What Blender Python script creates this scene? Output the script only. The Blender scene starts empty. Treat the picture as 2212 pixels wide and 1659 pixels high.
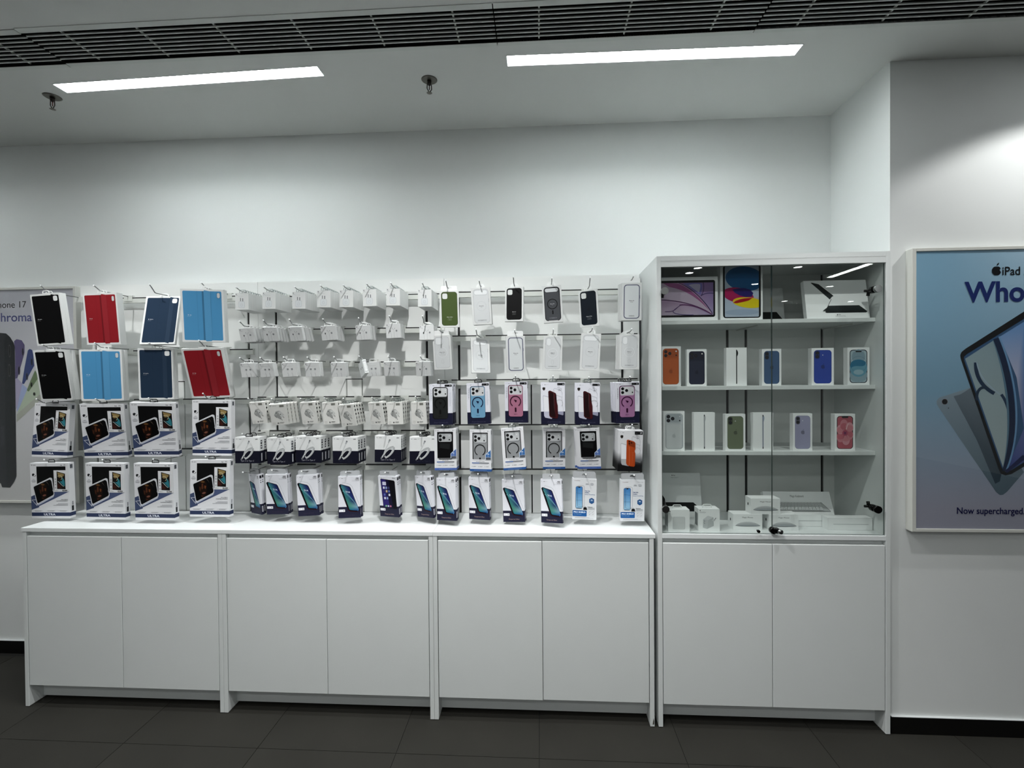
import bpy, bmesh, math, random
from mathutils import Vector, Matrix, Euler
random.seed(7)
S = bpy.context.scene
COL = S.collection
# ------------------------------------------------------------------ camera
cam = bpy.data.cameras.new('camera'); camo = bpy.data.objects.new('camera', cam); COL.objects.link(camo)
R_ = Vector((0.99835887, 0.0566775, -0.00819941)); U_ = Vector((0.00756225, 0.01144717, 0.99990588)); F_ = Vector((-0.05676603, 0.99832691, -0.01099978))
M = Matrix((R_, U_, -F_)).transposed().to_4x4(); M.translation = Vector((2.8058, -2.2, 1.5998))
camo.matrix_world = M
cam.sensor_fit = 'HORIZONTAL'; cam.sensor_width = 36.0; cam.lens = 36.0 * 1031.48 / 2212.0; cam.clip_start = 0.02
S.camera = camo
EXPO, LED, LED_FILL, WS, SPE = 1.08, 23.5, 14.5, 0.1, [36, 46, 19, 16, 46]
# ------------------------------------------------------------------ world, exposure
w = bpy.data.worlds.new('world'); S.world = w; w.use_nodes = True
w.node_tree.nodes['Background'].inputs[0].default_value = (0.84, 0.87, 0.87, 1); w.node_tree.nodes['Background'].inputs[1].default_value = WS
S.view_settings.view_transform = 'Standard'; S.view_settings.look = 'None'; S.view_settings.gamma = 1; S.view_settings.use_curve_mapping = False
S.view_settings.exposure = EXPO
# room dimensions
ZC = 2.988; YB = 0.448; YR = 0.0176; XR = 4.3647; XL = -2.9; XE = 10.2; YF = -8.5
# ------------------------------------------------------------------ recessed spot downlights above the wall displays; third and last added as fill
SPOTS = [(0.62, -0.73), (2.36, -0.73), (3.95, -0.73), (5.10, -0.47), (2.62, -1.45)]
def spot(x, y, e, ang=78, blend=0.55):
    l = bpy.data.lights.new('spot_lamp', 'SPOT'); l.energy = e; l.spot_size = math.radians(ang); l.spot_blend = blend; l.shadow_soft_size = 0.022
    l.color = (1.0, 1.0, 0.99)
    o = bpy.data.objects.new('spot_lamp', l); o.location = (x, y, ZC - 0.012); COL.objects.link(o); return o
SPOT_E = SPE
SPOT_A = [120, 120, 110, 126, 105]
for (x, y), e, a in zip(SPOTS, SPOT_E, SPOT_A): spot(x, y, e, a, 0.6 if a < 122 else 0.25)

# ------------------------------------------------------------------ helpers
def lin(c):
    if isinstance(c, str):
        c = c.lstrip('#'); c = tuple(int(c[i:i+2], 16)/255 for i in (0, 2, 4))
    return tuple(v/12.92 if v <= 0.04045 else ((v+0.055)/1.055)**2.4 for v in c[:3]) + (1.0,)
MATS = {}
def mat(name, col, rough=0.5, metal=0.0, noise=0.0, nscale=8, bump=0.0, spec=0.5, emit=0, coat=0):
    if name in MATS: return MATS[name]
    m = bpy.data.materials.new(name); m.use_nodes = True; nt = m.node_tree; b = nt.nodes['Principled BSDF']
    c = lin(col); b.inputs['Base Color'].default_value = c; b.inputs['Roughness'].default_value = rough; b.inputs['Metallic'].default_value = metal
    b.inputs['Specular IOR Level'].default_value = spec
    if coat: b.inputs['Coat Weight'].default_value = coat
    if noise or bump:
        tc = nt.nodes.new('ShaderNodeTexCoord'); n = nt.nodes.new('ShaderNodeTexNoise'); n.inputs['Scale'].default_value = nscale; n.inputs['Detail'].default_value = 6
        nt.links.new(tc.outputs['Object'], n.inputs['Vector'])
        if noise:
            r = nt.nodes.new('ShaderNodeValToRGB'); r.color_ramp.elements[0].position = 0.3; r.color_ramp.elements[1].position = 0.7
            r.color_ramp.elements[0].color = tuple(v*(1-noise) for v in c[:3]) + (1,); r.color_ramp.elements[1].color = tuple(min(1, v*(1+noise)) for v in c[:3]) + (1,)
            nt.links.new(n.outputs['Fac'], r.inputs[0]); nt.links.new(r.outputs[0], b.inputs['Base Color'])
        if bump:
            bp = nt.nodes.new('ShaderNodeBump'); bp.inputs['Strength'].default_value = bump; bp.inputs['Distance'].default_value = 0.002
            n2 = nt.nodes.new('ShaderNodeTexNoise'); n2.inputs['Scale'].default_value = nscale*14; nt.links.new(tc.outputs['Object'], n2.inputs['Vector'])
            nt.links.new(n2.outputs['Fac'], bp.inputs['Height']); nt.links.new(bp.outputs[0], b.inputs['Normal'])
    if emit:
        b.inputs['Emission Color'].default_value = c; b.inputs['Emission Strength'].default_value = emit
    MATS[name] = m; return m
def glassmat(name, tint, ior=1.5, rough=0.0):
    m = bpy.data.materials.new(name); m.use_nodes = True; nt = m.node_tree; nt.nodes.clear()
    o = nt.nodes.new('ShaderNodeOutputMaterial'); t = nt.nodes.new('ShaderNodeBsdfTransparent'); g = nt.nodes.new('ShaderNodeBsdfGlossy'); f = nt.nodes.new('ShaderNodeFresnel'); x = nt.nodes.new('ShaderNodeMixShader')
    t.inputs[0].default_value = lin(tint); g.inputs['Roughness'].default_value = rough; f.inputs['IOR'].default_value = ior
    ge = nt.nodes.new('ShaderNodeNewGeometry'); mr = nt.nodes.new('ShaderNodeMapRange'); mr.inputs['To Min'].default_value = ior; mr.inputs['To Max'].default_value = 1/ior
    nt.links.new(ge.outputs['Backfacing'], mr.inputs['Value']); nt.links.new(mr.outputs[0], f.inputs['IOR'])
    nt.links.new(f.outputs[0], x.inputs[0]); nt.links.new(t.outputs[0], x.inputs[1]); nt.links.new(g.outputs[0], x.inputs[2]); nt.links.new(x.outputs[0], o.inputs[0])
    MATS[name] = m; return m
def attrmat(name, rough, coat=0.0, spec=0.5):
    m = bpy.data.materials.new(name); m.use_nodes = True; nt = m.node_tree; b = nt.nodes['Principled BSDF']
    a = nt.nodes.new('ShaderNodeAttribute'); a.attribute_name = 'ink'; nt.links.new(a.outputs['Color'], b.inputs['Base Color'])
    b.inputs['Roughness'].default_value = rough; b.inputs['Specular IOR Level'].default_value = spec; b.inputs['Coat Weight'].default_value = coat
    n = nt.nodes.new('ShaderNodeTexNoise'); n.inputs['Scale'].default_value = 900; bp = nt.nodes.new('ShaderNodeBump'); bp.inputs['Strength'].default_value = 0.05; bp.inputs['Distance'].default_value = 0.0003
    tc = nt.nodes.new('ShaderNodeTexCoord'); nt.links.new(tc.outputs['Object'], n.inputs['Vector']); nt.links.new(n.outputs['Fac'], bp.inputs['Height']); nt.links.new(bp.outputs[0], b.inputs['Normal'])
    MATS[name] = m; return m
CARD = attrmat('printed_card', 0.5, spec=0.18); GLOSSY = attrmat('glossy_print', 0.4, spec=0.15)
WALL = mat('white_paint', '#e1e4e3', 0.75, noise=0.012, nscale=1.6, bump=0.06)
CEIL = mat('ceiling_paint', '#d9dbd9', 0.85, noise=0.012, nscale=1.3, bump=0.05)
LAM = mat('white_laminate', '#dadedd', 0.34, noise=0.02, nscale=2.2, bump=0.04)
LAMT = mat('white_worktop', '#e4e8e8', 0.3, noise=0.015, nscale=3)
EDGE = mat('edge_banding', '#d6dada', 0.4)
TILE = mat('floor_tile', '#262521', 0.72, spec=0.25, noise=0.16, nscale=2.6, bump=0.1)
GROUT = mat('grout', '#0f0e0d', 0.9)
BLK = mat('black_skirting', '#070707', 0.3)
ALU = mat('rail_metal', '#cdd0cb', 0.42, metal=0.1)
WIRE = mat('hook_wire', '#8f9292', 0.35, metal=0.7)
TIPM = mat('white_tip', '#f2f4f4', 0.4)
SLOT = mat('dark_slot', '#0c0c0e', 0.6)
PANEL = mat('panel_board', '#e4e6e4', 0.4, noise=0.015, nscale=3)
CHROME = mat('chrome', '#9a9c9c', 0.18, metal=1.0)
BCHR = mat('dark_chrome', '#1a1a1a', 0.2, metal=0.8)
LAMP = mat('led_diffuser', '#f8fdfd', 0.5, emit=LED); LAMP_FILL = mat('added_fill_diffuser', '#fafcfb', 0.5, emit=LED_FILL)  # the second one glows on the added fill lights
FRM = mat('poster_frame', '#cfd0ca', 0.45, noise=0.02, nscale=5)
GRL = mat('grille_metal', '#cfd3d0', 0.55)
VOID = mat('grille_void', '#08090c', 0.9)
GLS = glassmat('door_glass', '#fbfdfc')
GLE = mat('glass_edge', '#44544f', 0.2)
CLR = glassmat('clear_plastic', '#e6e9e9', 1.45, 0.08)
PGL = glassmat('poster_glass', '#ffffff', 1.5)
TABG = mat('frosted_hang_tab', '#b4b7ba', 0.35); TABW = mat('white_hang_tab', '#e9ebea', 0.4); TABK = mat('black_hang_tab', '#0b0b0c', 0.4)

def meshobj(name, bm, m, parent=None, smooth=False):
    me = bpy.data.meshes.new(name); bm.to_mesh(me); bm.free()
    for x in (m if isinstance(m, (list, tuple)) else [m]): me.materials.append(x)
    if smooth:
        for p in me.polygons: p.use_smooth = True
    o = bpy.data.objects.new(name, me); COL.objects.link(o)
    if parent is not None: o.parent = parent
    return o
def B(bm, x0, y0, z0, x1, y1, z1, mi=0, bev=0.0):
    vs = [bm.verts.new(p) for p in ((x0,y0,z0),(x1,y0,z0),(x1,y1,z0),(x0,y1,z0),(x0,y0,z1),(x1,y0,z1),(x1,y1,z1),(x0,y1,z1))]
    fs = []
    for q in ((3,2,1,0),(4,5,6,7),(0,1,5,4),(1,2,6,5),(2,3,7,6),(3,0,4,7)):
        f = bm.faces.new([vs[i] for i in q]); f.material_index = mi; fs.append(f)
    if bev:
        es = list({e for f in fs for e in f.edges}); bmesh.ops.bevel(bm, geom=es, offset=bev, segments=1, affect='EDGES', clamp_overlap=True)
def box(name, x0, y0, z0, x1, y1, z1, m, parent=None, bev=0.0):
    """box mesh with its origin at its own base centre"""
    cx, cy, cz = (x0+x1)/2, (y0+y1)/2, z0
    bm = bmesh.new(); B(bm, x0-cx, y0-cy, z0-cz, x1-cx, y1-cy, z1-cz, 0, bev)
    o = meshobj(name, bm, m, parent); o.location = (cx, cy, cz)
    if parent is not None: o.location = Vector((cx, cy, cz)) - parent.location
    return o
def cyl(bm, p0, p1, r0, r1=None, n=12, mi=0):
    r1 = r0 if r1 is None else r1; p0 = Vector(p0); p1 = Vector(p1); d = (p1-p0).normalized()
    a = d.orthogonal().normalized(); b = d.cross(a)
    A = [bm.verts.new(p0 + r0*(a*math.cos(t)+b*math.sin(t))) for t in [2*math.pi*i/n for i in range(n)]]
    Bv = [bm.verts.new(p1 + r1*(a*math.cos(t)+b*math.sin(t))) for t in [2*math.pi*i/n for i in range(n)]]
    for i in range(n):
        f = bm.faces.new((A[i], A[(i+1)%n], Bv[(i+1)%n], Bv[i])); f.smooth = True; f.material_index = mi
    f = bm.faces.new(A[::-1]); f.material_index = mi; f = bm.faces.new(Bv); f.material_index = mi
def thing(name, loc, label, cat, group=None, rz=0):
    o = bpy.data.objects.new(name, None); COL.objects.link(o); o.location = loc; o.rotation_euler = (0, 0, rz); o.empty_display_size = 0.05
    return tag(o, label, cat, group)
def tag(o, label, cat, group=None):
    o['label'] = label; o['category'] = cat
    if group: o['group'] = group
    return o
def struct(o): o['kind'] = 'structure'; return o
ORD = ['zeroth','first','second','third','fourth','fifth','sixth','seventh','eighth']

# ------------------------------------------------------------------ printed artwork as flat coloured polygons
TXT = {}
def glyphs(s, bold=0.0, res=2):
    k = (s, bold, res)
    if k not in TXT:
        cu = bpy.data.curves.new('t', 'FONT'); cu.body = s; cu.size = 1; cu.resolution_u = res; cu.offset = bold
        ob = bpy.data.objects.new('t', cu); me = bpy.data.meshes.new_from_object(ob)
        vs = [(v.co.x, v.co.y) for v in me.vertices]; fs = [tuple(p.vertices) for p in me.polygons]
        x0 = min((v[0] for v in vs), default=0); x1 = max((v[0] for v in vs), default=1)
        TXT[k] = (vs, fs, x0, x1)
        bpy.data.objects.remove(ob); bpy.data.curves.remove(cu); bpy.data.meshes.remove(me)
    return TXT[k]
class Art:
    """x 0..1 to the right, y 0..1 downwards on a W x H face; radii, widths and text sizes are fractions of H"""
    def __init__(s, W, H, T=0.02, eps=4e-5):
        s.W, s.H, s.T = W, H, T; s.v = []; s.f = []; s.c = []; s.l = 1; s.eps = eps; s.face = 'F'
    def P(s, x, y): return ((x-.5)*s.W, (.5-y)*s.H)
    def _place(s, p):
        d = s.l*s.eps
        if s.face == 'F': return (p[0], -d, p[1])
        if s.face == 'R': return (s.W/2+d, p[0], p[1])      # p[0] = depth
        if s.face == 'L': return (-s.W/2-d, p[0], p[1])
        if s.face == 'T': return (p[0], p[1], s.H/2+d)
    def add(s, pts, c):
        i = len(s.v); s.v += [s._place(p) for p in pts]; s.f.append(tuple(range(i, i+len(pts))))
        if callable(c): s.c.append([lin(c(p[0]/s.W+.5, .5-p[1]/s.H)) for p in pts])
        else: k = lin(c); s.c.append([k]*len(pts))
    def nx(s): s.l += 1
    def poly(s, pts, c): s.add([s.P(*p) for p in pts], c); s.nx()
    def rect(s, x0, y0, x1, y1, c): s.poly([(x0,y1),(x1,y1),(x1,y0),(x0,y0)], c)
    def side(s, y0, y1, z0, z1, c, face='R'):               # on a side: y0..y1 in fractions of T, z0..z1 fraction from the top
        s.face = face; a, b = y0*s.T, y1*s.T; q = [(a,(.5-z1)*s.H),(b,(.5-z1)*s.H),(b,(.5-z0)*s.H),(a,(.5-z0)*s.H)]
        if face == 'L': q = q[::-1]
        s.add(q, c); s.nx(); s.face = 'F'
    def _rr(s, x0, y0, x1, y1, r, n=5):
        a = s.P(x0, y1); b = s.P(x1, y0); r = min(r*s.H, (b[0]-a[0])/2, (b[1]-a[1])/2); o = []
        for cx, cy, t0 in ((b[0]-r, a[1]+r, -90), (b[0]-r, b[1]-r, 0), (a[0]+r, b[1]-r, 90), (a[0]+r, a[1]+r, 180)):
            for k in range(n+1):
                t = math.radians(t0+90*k/n); o.append((cx+r*math.cos(t), cy+r*math.sin(t)))
        return o
    def rr(s, x0, y0, x1, y1, r, c): s.add(s._rr(x0, y0, x1, y1, r), c); s.nx()
    def loop(s, outer, inner, c):
        n = len(outer)
        for i in range(n): s.add([outer[i], outer[(i+1)%n], inner[(i+1)%n], inner[i]], c)
        s.nx()
    def rro(s, x0, y0, x1, y1, r, wd, c):
        wx, wy = wd*s.H/s.W, wd
        s.loop(s._rr(x0, y0, x1, y1, r), s._rr(x0+wx, y0+wy, x1-wx, y1-wy, max(r-wd, .0005)), c)
    def _el(s, x, y, rx, ry, a0=0, a1=360, n=28):
        cx, cy = s.P(x, y); return [(cx+rx*s.H*math.cos(math.radians(a0+(a1-a0)*k/n)), cy+ry*s.H*math.sin(math.radians(a0+(a1-a0)*k/n))) for k in range(n+1)]
    def el(s, x, y, rx, ry, c, n=20): s.add(s._el(x, y, rx, ry, n=n)[:-1], c); s.nx()
    def ring(s, x, y, r, wd, c, a0=0, a1=360, ry=None, n=28):
        ry = ry or r; o = s._el(x, y, r, ry, a0, a1, n); i = s._el(x, y, r-wd, ry-wd, a0, a1, n)
        for k in range(n): s.add([i[k], o[k], o[k+1], i[k+1]], c)
        s.nx()
    def line(s, pts, wd, c, taper=False):
        q = [Vector(s.P(*p)) for p in pts]; L = []; Rr = []; n = len(q)
        for i, p in enumerate(q):
            d = (q[min(i+1, n-1)]-q[max(i-1, 0)]).normalized(); nn = Vector((-d.y, d.x)); h = wd*s.H/2*((1-i/(n-1)) if taper else 1)
            L.append(tuple(p+nn*h)); Rr.append(tuple(p-nn*h))
        for i in range(n-1): s.add([Rr[i], Rr[i+1], L[i+1], L[i]], c)
        s.nx()
    def bez(s, p0, p1, p2, p3, wd, c, n=12, taper=False):
        s.line([tuple((1-t)**3*p0[k]+3*(1-t)**2*t*p1[k]+3*(1-t)*t*t*p2[k]+t**3*p3[k] for k in (0,1)) for t in [i/n for i in range(n+1)]], wd, c, taper)
    def bezfill(s, segs, c, n=10):
        pts = []
        for p0, p1, p2, p3 in segs: pts += [tuple((1-t)**3*p0[k]+3*(1-t)**2*t*p1[k]+3*(1-t)*t*t*p2[k]+t**3*p3[k] for k in (0,1)) for t in [i/n for i in range(n)]]
        s.poly(pts, c)
    def text(s, t, x, y, size, c, al='l', bold=0.0, sx=1.0, shear=(0, 0), rot=0, wid=None, res=2):
        vs, fs, x0, x1 = glyphs(t, bold, res); px, py = s.P(x, y); k = size*s.H/0.72
        if wid: sx = wid*s.W/(k*(x1-x0))
        off = {'l': -x0, 'c': -(x0+x1)/2, 'r': -x1}[al]; cr, sr = math.cos(rot), math.sin(rot); q = []
        for a, b in vs:
            a = (a+off)*k*sx; b = (b-0.36)*k; a, b = a+shear[0]*b, b+shear[1]*a
            q.append((px+a*cr-b*sr, py+a*sr+b*cr))
        i = len(s.v); s.v += [s._place(p) for p in q]
        for f in fs:
            s.f.append(tuple(i+j for j in f))
            s.c.append([lin(c(q[j][0]/s.W+.5, .5-q[j][1]/s.H)) for j in f] if callable(c) else [lin(c)]*len(f))
        s.nx()
    def grad(s, x0, y0, x1, y1, nx, ny, fn):
        for i in range(nx):
            for j in range(ny):
                a, b, c, d = x0+(x1-x0)*i/nx, x0+(x1-x0)*(i+1)/nx, y0+(y1-y0)*j/ny, y0+(y1-y0)*(j+1)/ny
                s.add([s.P(a, d), s.P(b, d), s.P(b, c), s.P(a, c)], fn)
        s.nx()
    def mesh(s, name):
        me = bpy.data.meshes.new(name); me.from_pydata(s.v, [], s.f); me.update()
        ca = me.color_attributes.new('ink', 'FLOAT_COLOR', 'CORNER'); i = 0; flat = []
        for p, cs in zip(me.polygons, s.c):
            for k in cs: flat += k
        ca.data.foreach_set('color', flat)
        return me
def mixc(a, b, t):
    t = max(0, min(1, t)); h = lambda c: tuple(int(c.lstrip('#')[i:i+2], 16)/255 for i in (0,2,4)) if isinstance(c, str) else c
    a, b = h(a), h(b); return tuple(a[i]+(b[i]-a[i])*t for i in range(3))
def carton(name, W, H, T, bands, m=None, sidecol=None):
    """closed carton, origin at the centre of its front face; bands = [(y0, y1, colour)] from the top"""
    a = Art(W, H, T); m = m or CARD
    def q(pts, c): i = len(a.v); a.v.extend(pts); a.f.append(tuple(range(i, i+4))); a.c.append([lin(c)]*4)
    for y0, y1, c in bands:
        z0, z1 = (.5-y1)*H, (.5-y0)*H; w = W/2
        q([(-w,0,z0),(w,0,z0),(w,0,z1),(-w,0,z1)], c); q([(w,T,z0),(-w,T,z0),(-w,T,z1),(w,T,z1)], c)
        sc = sidecol or c
        q([(w,0,z0),(w,T,z0),(w,T,z1),(w,0,z1)], c if not sidecol else sc); q([(-w,T,z0),(-w,0,z0),(-w,0,z1),(-w,T,z1)], c if not sidecol else sc)
    w, h = W/2, H/2
    q([(-w,0,h),(w,0,h),(w,T,h),(-w,T,h)], bands[0][2]); q([(-w,T,-h),(w,T,-h),(w,0,-h),(-w,0,-h)], bands[-1][2])
    me = a.mesh(name); me.materials.append(m); return me
def tabmesh(kind, W, H, T):
    """hang tab with a real hole, standing on the carton's top"""
    bm = bmesh.new(); y0, y1 = T*0.45, T*0.45+0.0012; z = H/2
    if kind in ('loop', 'loopk', 'loopc'):                  # trapezoid plastic loop
        hw, hh, t = min(0.019, W*.36), 0.018, 0.0036; o = [(-hw,0),(hw,0),(hw,hh*.62),(hw*.68,hh),(-hw*.68,hh),(-hw,hh*.62)]; i = [(-hw+t,t),(hw-t,t),(hw-t,hh*.55),(hw*.6,hh-t),(-hw*.6,hh-t),(-hw+t,hh*.55)]
    else:                                                   # wide card header with a slot
        hw, hh = (W*.42, 0.024) if kind != 'full' else (W*.46, 0.03); o = [(-hw,0),(hw,0),(hw,hh-.004),(hw-.004,hh),(-hw+.004,hh),(-hw,hh-.004)]; i = [(-.013,hh*.45),(.013,hh*.45),(.013,hh*.6),(.006,hh*.8),(-.006,hh*.8),(-.013,hh*.6)]
        y0, y1 = T*0.3, T*0.3+0.0010
    fr = []
    for y in (y0, y1):
        fr.append(([bm.verts.new((a, y, z+b)) for a, b in o], [bm.verts.new((a, y, z+b)) for a, b in i]))
    n = len(o)
    for k in range(n):
        j = (k+1) % n
        bm.faces.new((fr[0][0][k], fr[0][0][j], fr[0][1][j], fr[0][1][k])); bm.faces.new((fr[1][1][k], fr[1][1][j], fr[1][0][j], fr[1][0][k]))
        bm.faces.new((fr[1][0][k], fr[1][0][j], fr[0][0][j], fr[0][0][k])); bm.faces.new((fr[0][1][k], fr[0][1][j], fr[1][1][j], fr[1][1][k]))
    me = bpy.data.meshes.new('hang_tab'); bm.to_mesh(me); bm.free()
    me.materials.append({'loop': TABW, 'loopk': TABK, 'loopc': CLR, 'header': TABW, 'headerg': TABG, 'full': TABG}.get(kind, CLR)); return me
# ------------------------------------------------------------------ setting
def slab(name, x0, y0, z0, x1, y1, z1, m): return struct(box(name, x0, y0, z0, x1, y1, z1, m))
slab('wall_back', XL-.1, YB, 0, XR+.12, YB+.12, ZC+.3, WALL)
slab('wall_right', XR, YR, 0, XE, YR+.43, ZC+.3, WALL)
slab('wall_left', XL-.12, YF, 0, XL, YB, ZC+.3, WALL)
slab('wall_far_right', XE, YF, 0, XE+.1, YR, ZC+.3, WALL)
# shop front left open below a header so world light adds fill
slab('wall_front', XL, YF-.1, 2.45, XE, YF, ZC+.3, WALL)
# ceiling with real openings for the grille strip and the two recessed linear lights
def linlight_rect(c):  # corners on the ceiling (x0,x1,yc at both ends, half width)
    return c
LIN = [((-1.86, -0.05), (-0.58, -0.05), 0.0355), ((0.5545, -0.0535), (1.8400, -0.0929), 0.0355), ((2.6735, -0.1027), (3.9215, -0.0882), 0.0362)]  # the first is out of view, added to brighten the left wall
GY0, GY1 = -0.4285, -0.2010
bm = bmesh.new()
# strips: in front of the grille, behind it; around the lights with a small polygon layout
def quad(bm, pts, z, mi=0): f = bm.faces.new([bm.verts.new((x, y, z)) for x, y in pts]); f.material_index = mi; return f
quad(bm, [(XL, YF), (XE, YF), (XE, GY0+.004), (XL, GY0+.004)], ZC)
yl, yh = -0.145, -0.01
quad(bm, [(XL, GY1-.004), (XE, GY1-.004), (XE, yl), (XL, yl)], ZC); quad(bm, [(XL, yh), (XE, yh), (XE, YB+.1), (XL, YB+.1)], ZC)
xs = XL
for (ax, ay), (bx_, by), hw in LIN:
    quad(bm, [(xs, yl), (ax, yl), (ax, yh), (xs, yh)], ZC)
    quad(bm, [(ax, yl), (bx_, yl), (bx_, by-hw), (ax, ay-hw)], ZC); quad(bm, [(ax, ay+hw), (bx_, by+hw), (bx_, yh), (ax, yh)], ZC)
    xs = bx_
quad(bm, [(xs, yl), (XE, yl), (XE, yh), (xs, yh)], ZC)
quad(bm, [(XL, YF), (XL, YB), (XE, YB), (XE, YF)], ZC+.3)
o = meshobj('ceiling', bm, CEIL); struct(o)
# floor: grout slab + tiles
fl = slab('floor', XL, YF, -.06, XE, YB, -0.0035, GROUT)
TX, TS = 2.7946, 0.6127; g = 0.0012
tile_me = None
def tilemesh():
    bm = bmesh.new(); h = TS/2-g; B(bm, -h, -h, 0, h, h, 0.0035); me = bpy.data.meshes.new('tile'); bm.to_mesh(me); bm.free(); me.materials.append(TILE); return me
tm = tilemesh()
rows = [-0.205+TS/2, -0.205-TS/2, -0.205-1.5*TS]
for j, yc in enumerate(rows):
    for k in range(-7, 8):
        o = bpy.data.objects.new('tile', tm); COL.objects.link(o); o.parent = fl
        o.location = Vector((TX+(k+.5)*TS, yc, -0.0035)) - fl.location
bm = bmesh.new(); h = TS/2-g
y = -0.205-2.5*TS
while y > YF+.4:
    for k in range(-9, 12):
        x = TX+(k+.5)*TS
        if x-h < XL or x+h > XE: continue
        B(bm, x-h, y-h, 0, x+h, y+h, 0.0035)
    y -= TS
o = meshobj('tile', bm, TILE, fl); o.location = Vector((0, 0, -0.0035)) - fl.location; o['kind'] = 'stuff'
# skirtings
slab('baseboard_left', XL, YB-.012, 0, 0.262, YB, 0.0735, BLK)
slab('baseboard_right', XR+.001, YR-.010, 0, XE, YR, 0.0765, BLK)
slab('trim_1', XL, YB-.0135, 0.0735, 0.262, YB, 0.0755, EDGE)
slab('trim_2', XR+.001, YR-.0115, 0.0765, XE, YR, 0.0785, EDGE)

# ------------------------------------------------------------------ ceiling grille, four lengths
def grille(x0, x1, label, dy=0.0):
    t = thing('ceiling_grille', ((x0+x1)/2, (GY0+GY1)/2, ZC), label, 'air grille', 'air grilles end to end along the ceiling')
    P = t.location
    def pc(name, a, b, c, d, e, f, m): 
        o = box(name, a, b, c, d, e, f, m, t); return o
    y0, y1 = GY0+dy, GY1+dy
    pc('frame_side', x0+.002, y0, ZC-.002, x1-.002, y0+.026, ZC+.006, GRL); pc('frame_side', x0+.002, y1-.02, ZC-.002, x1-.002, y1, ZC+.006, GRL)
    n = 8; ya, yb = y0+.026, y1-.02; st = (yb-ya)/n
    for i in range(n-1+0):
        yy = ya+st*(i+1); o = pc('slat', x0+.002, yy-.0025, ZC+.001, x1-.002, yy+.0025, ZC+.006, GRL)
    k = max(2, round((x1-x0)/.34))
    for i in range(1, k+1):
        xx = x0+(x1-x0)*(i-.5)/k; pc('cross_bar', xx-.003, ya, ZC+.0065, xx+.003, yb, ZC+.012, GRL)
    bm = bmesh.new(); a, b = x0-P.x, x1-P.x; c, d = ya-P.y, yb-P.y
    for q in (((a,c,0),(b,c,0),(b,c,.25),(a,c,.25)), ((a,d,0),(b,d,0),(b,d,.25),(a,d,.25)), ((a,c,.25),(b,c,.25),(b,d,.25),(a,d,.25)), ((a,c,0),(a,d,0),(a,d,.25),(a,c,.25)), ((b,c,0),(b,d,0),(b,d,.25),(b,c,.25))):
        bm.faces.new([bm.verts.new(v) for v in q])
    meshobj('duct_box', bm, VOID, t)
    return t
grille(XL+.01, 0.759, 'short end length of dark slatted air grille at the far left of the ceiling', .006)
grille(0.759, 2.6435, 'long dark slatted air grille length above the left linear ceiling light')
grille(2.6435, 3.677, 'middle length of dark slatted air grille above the right linear ceiling light')
grille(3.677, 6.6, 'dark slatted air grille length reaching the right edge of the ceiling', -.004)

# ------------------------------------------------------------------ linear ceiling lights
def linear_light(a, b, hw, label, depth=.028, grp='recessed linear ceiling lights', lm=None):
    a, b = Vector(a), Vector(b); c = (a+b)/2; L = (b-a).length; ang = math.atan2(b.y-a.y, b.x-a.x)
    t = thing('linear_light', (c.x, c.y, ZC), label, 'ceiling light', grp, ang)
    bm = bmesh.new(); l = L/2; B(bm, -l+.004, -hw+.003, depth, l-.004, hw-.003, depth+.004); meshobj('diffuser', bm, lm or LAMP, t)
    bm = bmesh.new()
    for q in ((-l,-hw,-.001,l,-hw+.003,depth+.02), (-l,hw-.003,-.001,l,hw,depth+.02), (-l,-hw,-.001,-l+.004,hw,depth+.02), (l-.004,-hw,-.001,l,hw,depth+.02)): B(bm, *q)
    B(bm, -l, -hw, depth+.02, l, hw, depth+.03)
    meshobj('housing', bm, EDGE, t)
    return t
linear_light(*LIN[0], 'unseen linear light added to brighten the left wall, in line with the others')
linear_light(*LIN[1], 'glowing white linear light recessed in the ceiling on the left')
linear_light(*LIN[2], 'glowing white linear light recessed in the ceiling on the right')
# unseen linear lights added as room fill, then the fittings mirrored in the glass
k = 0
WX = ['far left', 'left', 'right', 'far right']; WY = ['just behind the camera', 'further behind the camera']
for j, (yy, xs_) in enumerate(((-3.3, (-0.9, 1.2, 3.3, 6.4)), (-5.6, (-1.3, 0.3, 1.8, 3.2)))):
    for i, xx in enumerate(xs_):
        linear_light((xx, yy), (xx+1.3, yy), .036, f'added linear fill light {WY[j]}, {WX[i]} of its row', depth=-.006, grp='added fill lights over the shop floor', lm=LAMP_FILL)
linear_light((0.0, -1.9), (1.3, -1.9), .036, 'added linear fill light above and left of the camera', depth=-.006, grp='added fill lights over the shop floor', lm=LAMP_FILL)
linear_light((2.05, -1.9), (3.35, -1.9), .036, 'added linear fill light straight above the camera', depth=-.006, grp='added fill lights over the shop floor', lm=LAMP_FILL)
linear_light((6.888, -4.75), (6.902, -3.95), .036, 'linear ceiling light running away from the wall, seen mirrored in the cabinet glass', depth=-.006)
def downlight(x, y, label, grp, e=True):
    t = thing('downlight', (x, y, ZC), label, 'downlight', grp)
    bm = bmesh.new(); n = 20; r = .062
    for i in range(n):
        a, b = 2*math.pi*i/n, 2*math.pi*(i+1)/n
        q = [(r*math.cos(a), r*math.sin(a), 0), (r*math.cos(b), r*math.sin(b), 0), (.048*math.cos(b), .048*math.sin(b), -.005), (.048*math.cos(a), .048*math.sin(a), -.005)]
        bm.faces.new([bm.verts.new(v) for v in q])
    meshobj('trim_ring', bm, EDGE, t)
    bm = bmesh.new(); bm.faces.new([bm.verts.new((.048*math.cos(2*math.pi*i/n), .048*math.sin(2*math.pi*i/n), -.003)) for i in range(n)][::-1]); meshobj('lens', bm, LAMP, t)
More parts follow.
